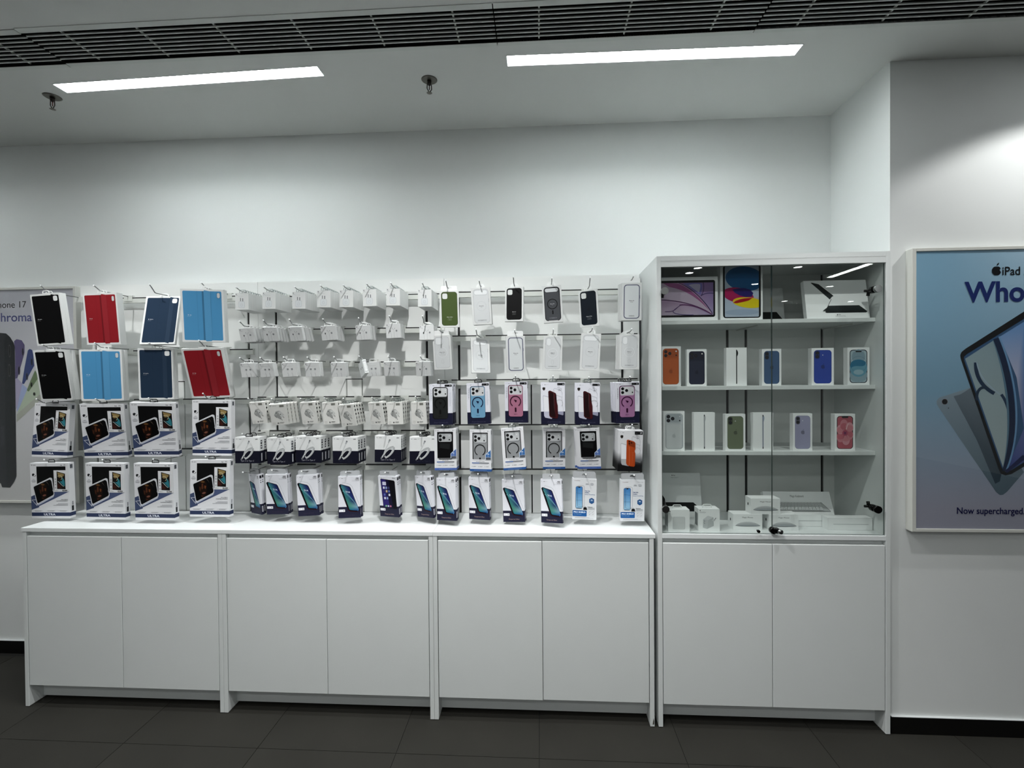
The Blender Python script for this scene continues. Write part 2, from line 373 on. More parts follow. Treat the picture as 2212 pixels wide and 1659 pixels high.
for (x, y), w_ in zip(SPOTS, ('the tablet covers', 'the charger rows', 'the glass cabinet, added to brighten its cartons', 'the blue tablet poster', 'the phone cases, added further out to brighten the doors')): downlight(x, y, f'round ceiling downlight in front of {w_}', 'downlights along the display wall')
for (x, y), w_ in zip(((4.826,-3.986), (4.809,-4.265), (6.038,-5.141), (6.091,-4.052), (7.299,-5.445), (7.318,-6.854), (8.600,-7.024)), ('uppermost left', 'second from upper left', 'on the blue tablet carton', 'right of the door joint', 'upper one on the keyboard carton', 'low beside the door joint', 'lower one on the keyboard carton')):
    downlight(x, y, f'round downlight mirrored in the cabinet glass, {w_}', 'downlights over the shop floor')
# ------------------------------------------------------------------ sprinklers
def sprinkler(x, y, label, rz=0):
    t = thing('sprinkler', (x, y, ZC), label, 'sprinkler', 'fire sprinklers on the ceiling', rz)
    SM = mat('sprinkler_metal', '#6c6a63', 0.35, metal=0.7); SD = mat('sprinkler_dark', '#1d1712', 0.4, metal=0.5)
    bm = bmesh.new(); cyl(bm, (0,0,0), (0,0,-.004), .037, .031, 24); meshobj('cover_plate', bm, SM, t)
    bm = bmesh.new(); cyl(bm, (0,0,-.004), (0,0,-.022), .0105, .009, 12); meshobj('body', bm, SD, t)
    bm = bmesh.new()
    for s in (-1, 1): cyl(bm, (s*.010,0,-.02), (s*.011,0,-.042), .0022, None, 6); cyl(bm, (s*.011,0,-.042), (s*.002,0,-.056), .0022, None, 6)
    meshobj('yoke', bm, SD, t)
    bm = bmesh.new(); cyl(bm, (0,0,-.022), (0,0,-.046), .0022, None, 8); meshobj('bulb', bm, mat('bulb_red', '#3a0c0c', .2), t)
    bm = bmesh.new(); n = 24; c = bm.verts.new((0,0,-.058)); ring = [bm.verts.new(((.0145 if i % 2 else .011)*math.cos(2*math.pi*i/n), (.0145 if i % 2 else .011)*math.sin(2*math.pi*i/n), -.060)) for i in range(n)]
    for i in range(n): bm.faces.new((c, ring[(i+1)%n], ring[i]))
    c2 = bm.verts.new((0,0,-.0625))
    for i in range(n): bm.faces.new((c2, ring[i], ring[(i+1)%n]))
    meshobj('deflector', bm, SM, t)
sprinkler(0.455, 0.006, 'dark metal sprinkler head below the left end of the left linear light')
sprinkler(2.3079, 0.004, 'metal sprinkler head in the middle of the ceiling between the two linear lights', .6)

# ------------------------------------------------------------------ base cabinets
def cabinet(x0, x1, which, dt=(0, 0)):
    t = thing('base_cabinet', ((x0+x1)/2, .2, 0), which, 'cabinet', 'white base cabinets under the hanging stock')
    p = 0.0195; zt = .8680
    box('side_panel', x0, .0, .003, x0+p, .43, zt-.001, LAM, t, .0008); box('side_panel', x1-p-.001, .0, .003, x1-.001, .43, zt-.001, LAM, t, .0008)
    xm = (x0+x1)/2
    for a, b, d in ((x0+p+.0032, xm-.0012, dt[0]), (xm+.0012, x1-p-.0042, dt[1])):
        box('door', a, .0005+d, .1075, b, .019+d, .8465, LAM, t, .0015)
    box('top_rail', x0+p, .022, .8420, x1-p, .04, zt-.001, LAM, t)
    box('kick_board', x0+p, .070, .013, x1-p, .086, .125, LAM, t)
    box('back_panel', x0+p, .42, .05, x1-p, .43, zt-.002, LAM, t); box('inner_floor', x0+p, .086, .112, x1-p, .42, .128, LAM, t)
    box('centre_post', xm-.009, .022, .128, xm+.009, .2, .842, LAM, t)
    return t
XS = [0.2613, 1.2795, 2.3041, 3.3287]
cabinet(XS[0], XS[1], 'white two-door base cabinet at the left end, under the tablet covers')
cabinet(XS[1], XS[2], 'white two-door base cabinet in the middle, under the chargers and cables')
c3 = cabinet(XS[2], XS[3]-.006, 'white two-door base cabinet beside the tall glass cabinet, its right panel foot chipped', (0, .004))
bm = bmesh.new(); q = [(-.0035,-.0008,.0),(.0030,-.0008,.002),(.0036,-.0008,.016),(.0012,-.0008,.030),(-.0006,-.0008,.021),(-.0020,-.0008,.012)]
f = bm.faces.new([bm.verts.new(v) for v in q]); e = bmesh.ops.extrude_face_region(bm, geom=[f]); bmesh.ops.translate(bm, verts=[v for v in e['geom'] if isinstance(v, bmesh.types.BMVert)], vec=(0, .0007, 0))
o = meshobj('chipped_edge', bm, mat('bare_core', '#3a332b', .9), c3); o.location = Vector((XS[3]-.0125, .0, .012)) - c3.location
for (a, b), lb in zip(zip(XS[:-1], XS[1:]), ('white countertop over the left base cabinet', 'white countertop over the middle base cabinet', 'white countertop over the base cabinet beside the glass cabinet')):
    o = box('countertop', a - (.004 if a < .3 else -.0004), -.0022, .8680, b-.0004, .322, .8868, LAMT, None, .0008); tag(o, lb, 'countertop', 'white countertops')

# ------------------------------------------------------------------ display back panels with slotted uprights
PY = .322
def display_panel(x0, x1, ups, cut, label):
    t = thing('display_wall', ((x0+x1)/2, PY, .8868), label, 'display wall', 'white slotted display panels behind the stock')
    # board cut into pieces so that the dark slots are real grooves
    cuts = [x0+.0008] + [v for u in ups for v in (u-.0062, u+.0062)] + [x1-.0008]
    zt = 2.0655; box('top_board', x0+.0008, PY-.0004, zt+.0006, x1-.0008, PY+.018, 2.137, PANEL, t)
    for i in range(0, len(cuts), 2):
        a, b = cuts[i], cuts[i+1]
        if cut and a < cut[0] < b:
            cx0, cx1, cz = cut; s = .0035
            box('panel_board', a, PY, .888, cx0-s, PY+.018, zt, PANEL, t); box('panel_board', cx1+s, PY, .888, b, PY+.018, zt, PANEL, t)
            box('panel_board', cx0-s, PY, cz+s, cx1+s, PY+.018, zt, PANEL, t); box('access_strip', cx0+s, PY+.001, .888, cx1-s, PY+.018, cz-s*.3, PANEL, t)
        else: box('panel_board', a, PY, .888, b, PY+.018, zt, PANEL, t)
    for u in ups:
        o = box('slotted_upright', u-.011, PY+.009, .888, u+.011, PY+.022, 2.065, SLOT, t)
    box('backing', x0+.001, PY+.019, .888, x1-.001, PY+.030, 2.136, SLOT, t)
    box('top_box', x0+.001, PY+.030, 2.09, x1-.001, YB-.001, 2.137, PANEL, t)
    return t
display_panel(XS[0], XS[1], [.345, 1.2247], (.772, .8560, 1.598), 'white display panel behind the tablet covers on the left')
display_panel(XS[1], XS[2], [1.3800, 2.2085], (1.7680, 1.8540, 1.604), 'white display panel behind the chargers and cables in the middle')
display_panel(XS[2], XS[3], [2.3815, 3.2400], (2.7640, 2.8500, 1.590), 'white display panel behind the phone cases on the right')

# rails: light bar with a dark slot along its top, hooked into the uprights
def rail(x0, x1, z, label, ups):
    t = thing('hanging_rail', ((x0+x1)/2, .302, z-.03), label, 'rail', 'horizontal rails holding the hooks')
    box('rail_bar', x0, .286, z-.030, x1, .302, z-.0058, ALU, t, .0006)
    box('top_slot', x0+.001, .2868, z-.0058, x1-.001, .3015, z, SLOT, t)
    box('end_cap', x0-.002, .2855, z-.031, x0, .3025, z+.0005, ALU, t); box('end_cap', x1, .2855, z-.031, x1+.002, .3025, z+.0005, ALU, t)
    for u in ups: box('bracket', u-.004, .302, z-.048, u+.004, .329, z-.008, ALU, t)
RU = {'A': (.32, 1.270, (.345, 1.2247)), 'B': (1.292, 2.292, (1.38, 2.2085)), 'C': (2.318, 3.312, (2.3815, 3.24))}
RZ = {'A': [2.060, 1.772, 1.506, 1.236], 'B': [2.052, 1.876, 1.697, 1.514, 1.333, 1.152], 'C': [2.058, 1.829, 1.598, 1.362, 1.129]}
UN = {'A': 'left', 'B': 'middle', 'C': 'right'}
for u, zs in RZ.items():
    for i, z in enumerate(zs):
        rn = 'top' if i == 0 else ('bottom' if i == len(zs)-1 else ORD[i+1])
        rail(RU[u][0], RU[u][1], z, f'{rn} horizontal metal rail of the {UN[u]} display panel', RU[u][2])
# ------------------------------------------------------------------ kinds of hanging goods
KIND = {}
def kind(name, W, H, T, bands, tab, dz=.010, tabobj=None, sidecol=None):
    k = dict(W=W, H=H, T=T, carton=carton('carton', W, H, T, bands, None, sidecol), tab=tab, dz=dz, parts=[], tabm=tabmesh(tab, W, H, T)); KIND[name] = k
    return k
def part(k, name, art, m=None, label=None):
    me = art.mesh(name); me.materials.append(m or CARD); k['parts'].append((name, me, label)); return me
WHT = '#dfe1e1'; NVY = '#15162b'
def mark(a, x, y, s, c='#15161c'):      # small bird-like triangle mark
    a.poly([(x, y-s), (x+s*2.4, y-s*.4), (x+s*1.5, y+s*1.3)], c); a.poly([(x+s*1.3, y-s*.2), (x+s*3, y-s*.9), (x+s*2, y+s*.5)], c)
def appl(a, x, y, s, c):                # round fruit-shaped mark with a leaf and a bite
    k = a.H/a.W
    pts = []
    for i in range(26):
        t = math.radians(90+360*i/26); r = s*(1-.13*math.exp(-((t-math.pi/2)/.35)**2)-.13*math.exp(-((t-math.pi/2-2*math.pi)/.35)**2)-.08*math.exp(-((t-math.pi*1.5)/.3)**2))
        px, py = r*math.cos(t)*.92, r*math.sin(t)
        d = math.hypot(px-s*1.02, py-s*.12)
        if d < s*.42: px, py = s*1.02+(px-s*1.02)*s*.42/d, s*.12+(py-s*.12)*s*.42/d
        pts.append((x+px*k, y-py+s*.1))
    a.poly(pts, c); a.poly([(x+.02*s*k, y-s*.95), (x+.12*s*k, y-s*1.35), (x+.5*s*k, y-s*1.62), (x+.42*s*k, y-s*1.2)], c)
def folio(name, W, c, big):
    H, T = .2610, .017
    k = kind(name, W, H, T, [(0, 1, '#dcdedd')], 'loop', .012)
    d = mixc(c, '#000000', .22); l = mixc(c, '#ffffff', .04 if c != '#030304' else 0)
    a = Art(W, H, T); a.rr(.05, .035, .955 if big else .965, .965, .022, c)
    a.l += 6
    for x in ((.385,) if big else (.42,)): a.line([(x, .037), (x, .963)], .0022, d)
    if big:
        a.rect(.50, .037, .545, .963, d); a.poly([(.54, .035), (.56, .018), (.68, .035), (.70, .05), (.70, .963), (.685, .978), (.565, .985), (.54, .965)], l); a.line([(.70, .05), (.70, .963)], .0025, d); a.line([(.54, .035), (.54, .965)], .003, d)
        a.rr(.845, .06, .925, .165, .03, d); a.rr(.852, .064, .918, .161, .028, '#c9cccc')
    else:
        a.poly([(.70, .035), (.715, .018), (.83, .035), (.83, .963), (.815, .985), (.70, .963)], l); a.line([(.70, .035), (.70, .965)], .003, d); a.line([(.83, .035), (.83, .965)], .0022, d)
        a.rr(.765, .048, .925, .155, .03, d); a.rr(.775, .053, .918, .15, .028, '#dddfdf')
    tc = '#e6e6e6'
    appl(a, .165, .488, .0075, tc); a.text('iPad' if big else 'iPad Pro', .20, .489, .0125, tc, bold=.02); a.text('Smart Folio', .14, .515, .010, mixc(c, tc, .6))
    part(k, 'folio_cover', a, mat_folio(), None)
    return k
def mat_folio():
    if 'folio' not in MATS: attrmat('folio', .8, spec=.12)
    return MATS['folio']
folio('folio_black', .1621, '#030304', False); folio('folio_navy', .1621, '#1d2e42', False)
folio('folio_red', .2030, '#8a1a22', True); folio('folio_blue', .2030, '#4b8dba', True)

# keyboard / stand case in a window box
def ultra():
    W, H, T = .2090, .2837, .030
    k = kind('ultra', W, H, T, [(0, .895, '#dcdde0'), (.895, .962, '#2b3553'), (.962, 1, '#dcdde0')], 'loopk', .006)
    a = Art(W, H, T)
    a.ring(.052, .036, .011, .0035, '#23262c', 30, 330); a.rect(.05, .034, .063, .040, '#23262c'); a.text('GRIPP', .082, .037, .015, '#23262c', bold=.01)
    a.text('Pad', .79, .038, .018, '#1d1f24', bold=.03); a.text('11', .885, .033, .024, '#1d1f24', bold=.05); a.text('inch', .925, .036, .009, '#3a3c40')
    a.rect(.17, .06, .925, .50, '#050506')
    a.poly([(0, .605), (.20, .555), (.60, .52), (1, .515), (0, .848)], '#4a5678'); a.poly([(0, .605), (.15, .56), (.2, .80), (0, .848)], '#3c4867')
    part(k, 'front_print', a)
    a2 = Art(W, H, T, eps=1e-4); a2.l = 9
    a2.rect(.165, .16, .62, .70, '#050506') if False else None
    a2.rect(.615, .130, .975, .520, '#dfe0e2')
    a2.poly([(.695, .150), (.91, .192), (.91, .475), (.69, .468)], '#06070a')
    def wave(x, y): return mixc(mixc('#8a6a3a', '#0d0d10', abs(x-.76)*9), '#3a8f9c', max(0, (x-.80)*9)*(1-abs(y-.34)*5))
    a2.poly([(.712, .168), (.895, .205), (.895, .46), (.706, .455)], '#15110f')
    a2.bezfill([((.712,.168),(.8,.18),(.86,.19),(.895,.21)), ((.895,.21),(.86,.25),(.8,.27),(.72,.26))], '#8f7a4c'); a2.bezfill([((.80,.25),(.88,.28),(.90,.30),(.895,.42)), ((.895,.42),(.86,.42),(.80,.36),(.76,.33)), ((.76,.33),(.84,.34),(.86,.30),(.80,.25))], '#2f7884')
    a2.bez((.72,.24), (.80,.20), (.88,.26), (.80,.30), .007, '#cfc4a0'); a2.bez((.72,.33), (.76,.34), (.82,.42), (.87,.42), .006, '#d7e3df'); a2.poly([(.712,.36),(.80,.42),(.80,.455),(.708,.452)], '#3b1812')
    a2.line([(.93,.18),(.945,.20),(.945,.45)], .0014, '#85878c')
    for i, y in enumerate((.29, .335, .385, .445)): a2.rr(.645, y-.012, .675, y+.012, .003, '#55575c'); a2.rr(.65, y-.008, .670, y+.006, .003, '#cfd0d2')
    a2.text('0.33mm', .635, .495, .015, '#4b4d52'); a2.text('GLASS', .96, .494, .025, '#15171b', 'r', bold=.04)
    part(k, 'glass_card', a2, None, 'white card picturing a tablet, lettered GLASS')
    a3 = Art(W, H, T, eps=1e-4); a3.l = 14
    a3.poly([(.02,.665),(.15,.655),(.155,.78)], '#c9ccd4'); a3.poly([(.04,.672),(.14,.665),(.145,.755)], '#38435f')
    a3.poly([(.07,.425),(.085,.405),(.52,.262),(.56,.266),(.578,.282),(.618,.560),(.608,.585),(.575,.605),(.175,.755),(.15,.745)], '#cfd1d5')
    a3.poly([(.16,.748),(.575,.604),(.606,.588),(.59,.615),(.18,.768)], '#b9c0d0')
    a3.poly([(.085,.440),(.10,.422),(.505,.295),(.53,.300),(.555,.325),(.60,.545),(.59,.57),(.565,.585),(.19,.725),(.165,.715)], '#040405')
    sk = '#3a2016'
    a3.bezfill([((.23,.40),(.28,.34),(.40,.35),(.43,.42)), ((.43,.42),(.45,.50),(.44,.58),(.38,.645)), ((.38,.645),(.33,.66),(.27,.60),(.25,.54)), ((.25,.54),(.22,.48),(.21,.44),(.23,.40))], '#170b06')
    a3.bezfill([((.27,.385),(.31,.36),(.36,.37),(.38,.39)), ((.38,.39),(.35,.41),(.30,.41),(.27,.385))], '#5f4022')
    a3.poly([(.30,.42),(.335,.42),(.345,.50),(.315,.52),(.295,.50)], '#4d2a18'); a3.poly([(.24,.47),(.285,.49),(.275,.56),(.25,.54)], '#3f2214'); a3.poly([(.37,.45),(.415,.46),(.40,.51),(.375,.50)], '#6a3a1e')
    a3.bezfill([((.31,.59),(.34,.56),(.39,.56),(.41,.575)), ((.41,.575),(.39,.60),(.34,.61),(.31,.59))], '#6e4538'); a3.poly([(.29,.62),(.36,.63),(.33,.655),(.30,.65)], '#3a1e12')
    a3.poly([(.245,.445),(.28,.435),(.285,.45),(.25,.46)], '#040202'); a3.poly([(.35,.43),(.40,.425),(.40,.44),(.36,.445)], '#040202')
    a3.line([(.43,.34),(.47,.37),(.50,.41)], .004, '#8c7a68', True); a3.line([(.58,.48),(.60,.52)], .008, '#9a9ca2')
    part(k, 'tablet_picture', a3, GLOSSY, 'picture of a tilted tablet showing a dark face')
    a4 = Art(W, H, T)
    a4.el(.082, .212, .026, .026, '#17181c'); a4.line([(.090,.232),(.132,.200)], .011, '#d8dadc'); a4.line([(.112,.246),(.150,.216)], .009, '#17181c')
    for i, (y, w_) in enumerate(((.295,.05),(.312,.10),(.330,.12),(.342,.08))): a4.rect(.085-w_/2, y-.0035, .085+w_/2, y+.0035, '#8b8d91')
    a4.text('THE ULTIMATE', .95, .662, .014, '#3c3f46', 'r', bold=.02); a4.text('HANDSFREE EXPERIENCE', .95, .687, .014, '#3c3f46', 'r', bold=.02)
    for y, w_ in ((.735,.26),(.752,.30),(.768,.38)): a4.rect(.95-w_, y-.003, .95, y+.003, '#84868b')
    for x in (.03, .36, .68): a4.ring(x+.02, .868, .006, .0015, '#888b90'); a4.rect(x+.05, .860, x+.25, .865, '#96989c'); a4.rect(x+.05, .871, x+.22, .876, '#96989c')
    a4.text('ULTRA', .47, .929, .037, '#d9dde8', 'c', bold=.03, wid=.30)
    a4.side(.25, .7, .03, .10, '#4e5258'); a4.side(.3, .65, .78, .87, '#202226'); a4.side(.4, .6, .70, .77, '#85878c')
    part(k, 'lettering', a4)
ultra()

# small plug charger cartons
k = kind('charger', .0684, .0838, .0212, [(0, 1, '#d3d5d4')], 'loopc', .008)
a = Art(.0684, .0838); appl(a, .09, .07, .028, '#1c1d20'); a.text('20W', .07, .145, .032, '#4d4f52', bold=.01); a.text('USB-C Power Adapter', .2, .19, .026, '#8c8f90')
a.rect(.375, .30, .43, .49, '#5d6063'); a.rect(.54, .32, .60, .51, '#5d6063'); a.rect(.385, .30, .40, .49, '#85888a'); a.rect(.55, .32, .565, .51, '#85888a')
a.rr(.24, .50, .72, .90, .10, '#a3a8ab'); a.rr(.25, .51, .71, .89, .095, '#cdd1d3'); a.ring(.48, .72, .075, .010, '#a9aeb1'); a.line([(.48,.52),(.48,.64)], .006, '#c3c8ca'); a.rr(.60,.55,.69,.86,.03,'#ced3d4')
part(k, 'front_print', a)
def smallbox(name, conn):
    W, H = .0735, .0709
    k = kind(name, W, H, .019, [(0, 1, '#d3d5d5')], 'loop', .009)
    a = Art(W, H); appl(a, .09, .10, .032, '#17181a'); a.text('EarPods' if conn == 'ear' else 'USB-C', .08, .19, .038, '#5c5e60')
    if conn == 'ear':
        a.rr(.25, .46, .31, .58, .03, '#141414'); a.bez((.42,.32),(.46,.46),(.55,.42),(.58,.34), .012, '#8f9293'); a.el(.44,.31,.02,.02,'#6d7071'); a.el(.60,.33,.024,.02,'#77797b'); a.line([(.54,.42),(.55,.98)], .010, '#8b8e90')
        a.line([(.29,.58),(.34,.72),(.35,.98)], .010, '#7d8082'); a.rr(.66,.44,.77,.56,.01,'#85888a'); a.line([(.72,.56),(.73,.75),(.76,.98)], .007, '#a9acad')
    else:
        a.text('60W Charge Cable (1 m)', .25, .25, .032, '#8a8d8f')
        for x in (.33, .62): a.rr(x, .41, x+.12, .53, .012, '#7f8284'); a.rr(x+.035, .43, x+.05, .51, .002, '#b9bcbd'); a.line([(x+.06,.53),(x+.06,.72),(x+.03,.78)], .007, '#a5a8a9'); a.line([(x+.02,.74),(x+.07,.82),(x+.07,1)], .012, '#606366')
    part(k, 'front_print', a)
smallbox('earphone', 'ear'); smallbox('cable', 'c')

# wall adapters with icons down the side
W, H, T = .0799, .1103, .024
k = kind('adapter', W, H, T, [(0, 1, '#dfdfdb')], 'loopc', .008)
a = Art(W, H, T); mark(a, .07, .075, .016); a.text('VARDUWA', .17, .078, .026, '#55564f', bold=.01); a.rr(.58, .045, .84, .15, .008, '#85867f'); a.text('25W', .71, .095, .05, '#5b5c56', 'c', bold=.03)
a.poly([(.22,.50),(.34,.335),(.50,.31),(.60,.33),(.46,.375),(.36,.53)], '#a7a9a6'); a.poly([(.46,.375),(.60,.33),(.80,.52),(.62,.68)], '#c9cbc8'); a.poly([(.22,.50),(.36,.53),(.46,.375),(.62,.68),(.58,.72),(.55,.74),(.24,.56)], '#989a98')
a.poly([(.34,.395),(.40,.39),(.38,.43),(.32,.44)], '#3f413f'); a.poly([(.28,.56),(.36,.63),(.35,.645),(.27,.58)], '#3f413f')
a.line([(.56,.68),(.66,.79)], .022, '#6c6e6c'); a.line([(.71,.60),(.77,.67)], .022, '#5c5e5c'); a.rr(.55,.47,.61,.51,.008,'#3f413f')
a.rro(.09, .86, .22, .96, .004, .005, '#8f908b'); a.text('C', .155, .91, .04, '#8f908b', 'c'); a.el(.40, .91, .034, .034, '#1c1d1c'); a.text('+', .40, .905, .04, '#dddddd', 'c', bold=.04); a.text('PPS25W', .50, .895, .036, '#3f403d', bold=.03); a.text('Fast charge', .50, .935, .022, '#77786f')
a.face = 'R'
for z in (.12, .30, .48, .66, .84):
    cy = T*.5; cz = (.5-z)*H; r = .0058; a.add([(cy+r*math.cos(2*math.pi*i/12), cz+r*math.sin(2*math.pi*i/12)) for i in range(12)], '#1c1c1c'); a.l += 1
    if z > .6:
        a.add([(cy+r*.5*math.cos(2*math.pi*i/8), cz+r*.5*math.sin(2*math.pi*i/8)) for i in range(8)], '#dddddb'); a.l += 1
    a.add([(cy-.006, cz-.0092), (cy+.006, cz-.0092), (cy+.006, cz-.0078), (cy-.006, cz-.0078)], '#8c8c88')
a.face = 'F'
part(k, 'front_print', a)

# 60W cable cartons, white above navy
def typec(name, script):
    W, H, T = .1305, .1313, .034
    k = kind(name, W, H, T, [(0, .525, WHT), (.525, 1, '#0f1020')], 'loopk', .006)
    a = Art(W, H, T); mark(a, .06, .07, .014); a.text('VARDU', .155, .072, .024, '#1c1d24', bold=.03); a.text('WA', .30, .072, .024, '#8a8c94'); a.text('60W', .93, .075, .035, '#22242c', 'r', bold=.04)
    a.side(.22, .62, .12, .27, '#1b1c22'); a.side(.30, .50, .15, .21, '#c9cbd0'); a.side(.22, .62, .30, .45, '#1b1c22'); a.side(.30, .52, .34, .41, '#c9cbd0'); a.side(.35, .62, .62, .92, '#c4c6cc')
    if script: a.text('Type C to Type C', .5, .90, .052, script, 'c', shear=(.25, 0), bold=-.008)
    part(k, 'front_print', a)
    a = Art(W, H, T); a.l = 8
    a.line([(.575,.14),(.545,.21)], .055, '#55585c'); a.line([(.56,.17),(.52,.27)], .042, '#9ea2a5'); a.line([(.525,.26),(.50,.33)], .028, '#c9cccd'); a.bez((.50,.32),(.44,.44),(.36,.60),(.33,.75), .03, '#a6a9aa'); a.bez((.50,.32),(.44,.44),(.36,.60),(.33,.75), .02, '#cdd0d0')
    for i, (o, c) in enumerate(((.0,'#8f9294'),(.022,'#c6c9c9'),(.045,'#8b8e90'),(.067,'#cfd2d2'),(.09,'#8f9294'),(.11,'#c3c6c7'))):
        a.bez((.38,.74), (.30+o*.4,.62+o*.3), (.55,.38+o*.8), (.72-o*.2,.40+o*.6), .026, c); 
    for i, (o, c) in enumerate(((.0,'#8b8e90'),(.02,'#c9cccc'),(.045,'#8b8e90'),(.066,'#d0d3d3'))):
        a.bez((.735-o,.42+o*.3), (.80-o,.52), (.62-o,.76), (.44,.84-o*.7), .026, c)
    a.line([(.38,.76),(.44,.84)], .05, '#b9bcbc'); a.bez((.36,.74),(.50,.62),(.56,.58),(.60,.52), .016, '#14151a')
    a.line([(.35,.70),(.27,.83)], .05, '#c2c5c6'); a.line([(.29,.80),(.235,.86)], .034, '#85888b'); a.el(.345,.735,.012,.012,'#55585c')
    part(k, 'cable_picture', a, None, 'picture of a coiled white cable')
typec('typec', '#b9bac6'); typec('typec_dim', '#33344a')

# tempered glass cartons
def glassbox(name, var, script='#9c7a72', hdr='headerg'):
    W, H, T = .1070, .2045, .0155
    k = kind(name, W, H, T, [(0, .735, '#dcdde3'), (.735, 1, '#1d1d33')], hdr, .016)
    a = Art(W, H, T); mark(a, .05, .05, .0075); a.text('VARDU', .125, .051, .012, '#23242c', bold=.03); a.text('WA', .27, .051, .012, '#8a8c94')
    if var == 'esd':
        a.text('+ESD', .95, .052, .026, '#23242c', 'r', bold=.04); a.text('ANTI-STATIC', .95, .078, .012, '#33343c', 'r', bold=.03); a.text('DUST FREE', .95, .095, .012, '#33343c', 'r', bold=.03); a.rect(.62, .112, .95, .116, '#9a9ca4')
    else: a.text('PRIVACY', .95, .042, .017, '#23242c', 'r', bold=.04); a.rect(.74, .056, .95, .060, '#8a8c94')
    a.side(.2, .85, .03, .10, '#15161c'); a.side(.35, .65, .14, .165, '#7d7f86'); a.side(.35, .65, .19, .215, '#3d3f46'); a.side(.3, .72, .79, .93, '#c9cad2'); a.side(.45,.6,.8,.92,'#3d3f46')
    a.rr(.03, .795, .30, .855, .006, '#e6e6ea'); a.text('iPhone', .06, .826, .012, '#4c4e57'); a.text('16', .265, .825, .022, '#1c1d22', 'r', bold=.04)
    if script: a.text('Tempered Glass', .5, .932, .030, script, 'c', shear=(.3, 0), bold=-.008, wid=.5)
    part(k, 'front_print', a)
    a = Art(W, H, T); a.l = 10
    if var == 'esd':
        a.poly([(.035,.215),(.055,.195),(.10,.183),(.50,.245),(.555,.275),(.93,.80),(.935,.835),(.90,.862),(.86,.866),(.50,.845),(.43,.805)], '#2a1014'); a.poly([(.05,.205),(.11,.187),(.50,.245),(.555,.275),(.93,.80),(.92,.84),(.87,.85),(.52,.825),(.45,.79),(.045,.225)], '#0b0a10')
        def scr(x, y):
            t = (y-.18)/.68; return mixc(mixc('#26307a', '#1c3f8c', t*1.2), '#2f9aa6', max(0, (t-.45)*1.1)*(1.1-x))
        Q = [((.11,.20),(.50,.262)), ((.20,.33),(.585,.36)), ((.28,.45),(.68,.49)), ((.36,.58),(.77,.62)), ((.44,.70),(.86,.74)), ((.50,.795),(.90,.81)), ((.54,.812),(.885,.838))]
        cols = [('#33707c','#1c2056'), ('#3f8084','#191d54'), ('#327276','#1e2262'), ('#3c7f74','#1a2158'), ('#4a8672','#7398a6'), ('#2a7480','#2f5c8c'), ('#18466f','#102450')]
        for (l0, r0), (l1, r1), (ca, cb), (cc, cd) in zip(Q[:-1], Q[1:], cols[:-1], cols[1:]):
            pts = []; n = 5
            for i in range(n):
                t0, t1 = i/n, (i+1)/n; L = lambda p, q, t: (p[0]+(q[0]-p[0])*t, p[1]+(q[1]-p[1])*t)
                i0 = len(a.v); f4 = [L(l1, r1, t0), L(l1, r1, t1), L(l0, r0, t1), L(l0, r0, t0)]
                a.v += [a._place(a.P(*p)) for p in f4]; a.f.append((i0, i0+1, i0+2, i0+3)); s = lambda u: u*u*(3-2*u)
                a.c.append([lin(mixc(cc, cd, s(t0))), lin(mixc(cc, cd, s(t1))), lin(mixc(ca, cb, s(t1))), lin(mixc(ca, cb, s(t0)))])
        a.nx()
        a.bez((.19,.35),(.40,.40),(.62,.52),(.86,.74), .006, '#86b7c9', taper=False); a.bez((.13,.25),(.30,.42),(.50,.50),(.74,.63), .005, '#6db7ac')
        a.line([(.91,.80),(.60,.40)], .004, '#7fb0e0', True); a.line([(.88,.842),(.91,.80),(.86,.73)], .008, '#5f9fd8')
        a.text('0:14', .43, .375, .042, '#d9e2f2', 'c', bold=.02, shear=(-.45, -.18))
        a.line([(.19,.205),(.175,.165),(.21,.148),(.50,.185),(.60,.225),(.66,.28),(.97,.715)], .0028, '#4a4b58'); a.line([(.28,.30),(.47,.70),(.56,.80)], .002, '#20415a')
    else:
        a.poly([(.12,.085),(.16,.068),(.84,.10),(.89,.125),(.93,.78),(.90,.80),(.28,.775),(.20,.75)], '#0a090f'); a.poly([(.145,.095),(.17,.08),(.45,.095),(.62,.775),(.30,.765),(.22,.745)], '#2b2266')
        a.poly([(.40,.093),(.55,.098),(.74,.785),(.55,.775)], '#14102c'); a.rr(.22,.14,.42,.225,.012,'#c9c9dc')
        for j in range(4):
            for i in range(2+(j < 3)): a.rr(.24+i*.13+j*.012, .26+j*.085, .33+i*.13+j*.012, .315+j*.085, .008, ['#d8dae6','#8fa0c8','#3a3a66','#c9b58a','#5b6bb0','#23264a'][(i+j*2) % 6])
        for i in range(3): a.rr(.32+i*.12, .715, .40+i*.12, .755, .008, ['#7fc08a','#c9cbd8','#b9708a'][i])
    part(k, 'phone_picture', a, GLOSSY, 'picture of a phone with a lit screen' if var == 'esd' else 'picture of a phone half blacked out')
glassbox('glass', 'esd', '#3b3148'); glassbox('glass_script', 'esd', '#b39a94'); glassbox('privacy', 'privacy', '#b39a94')

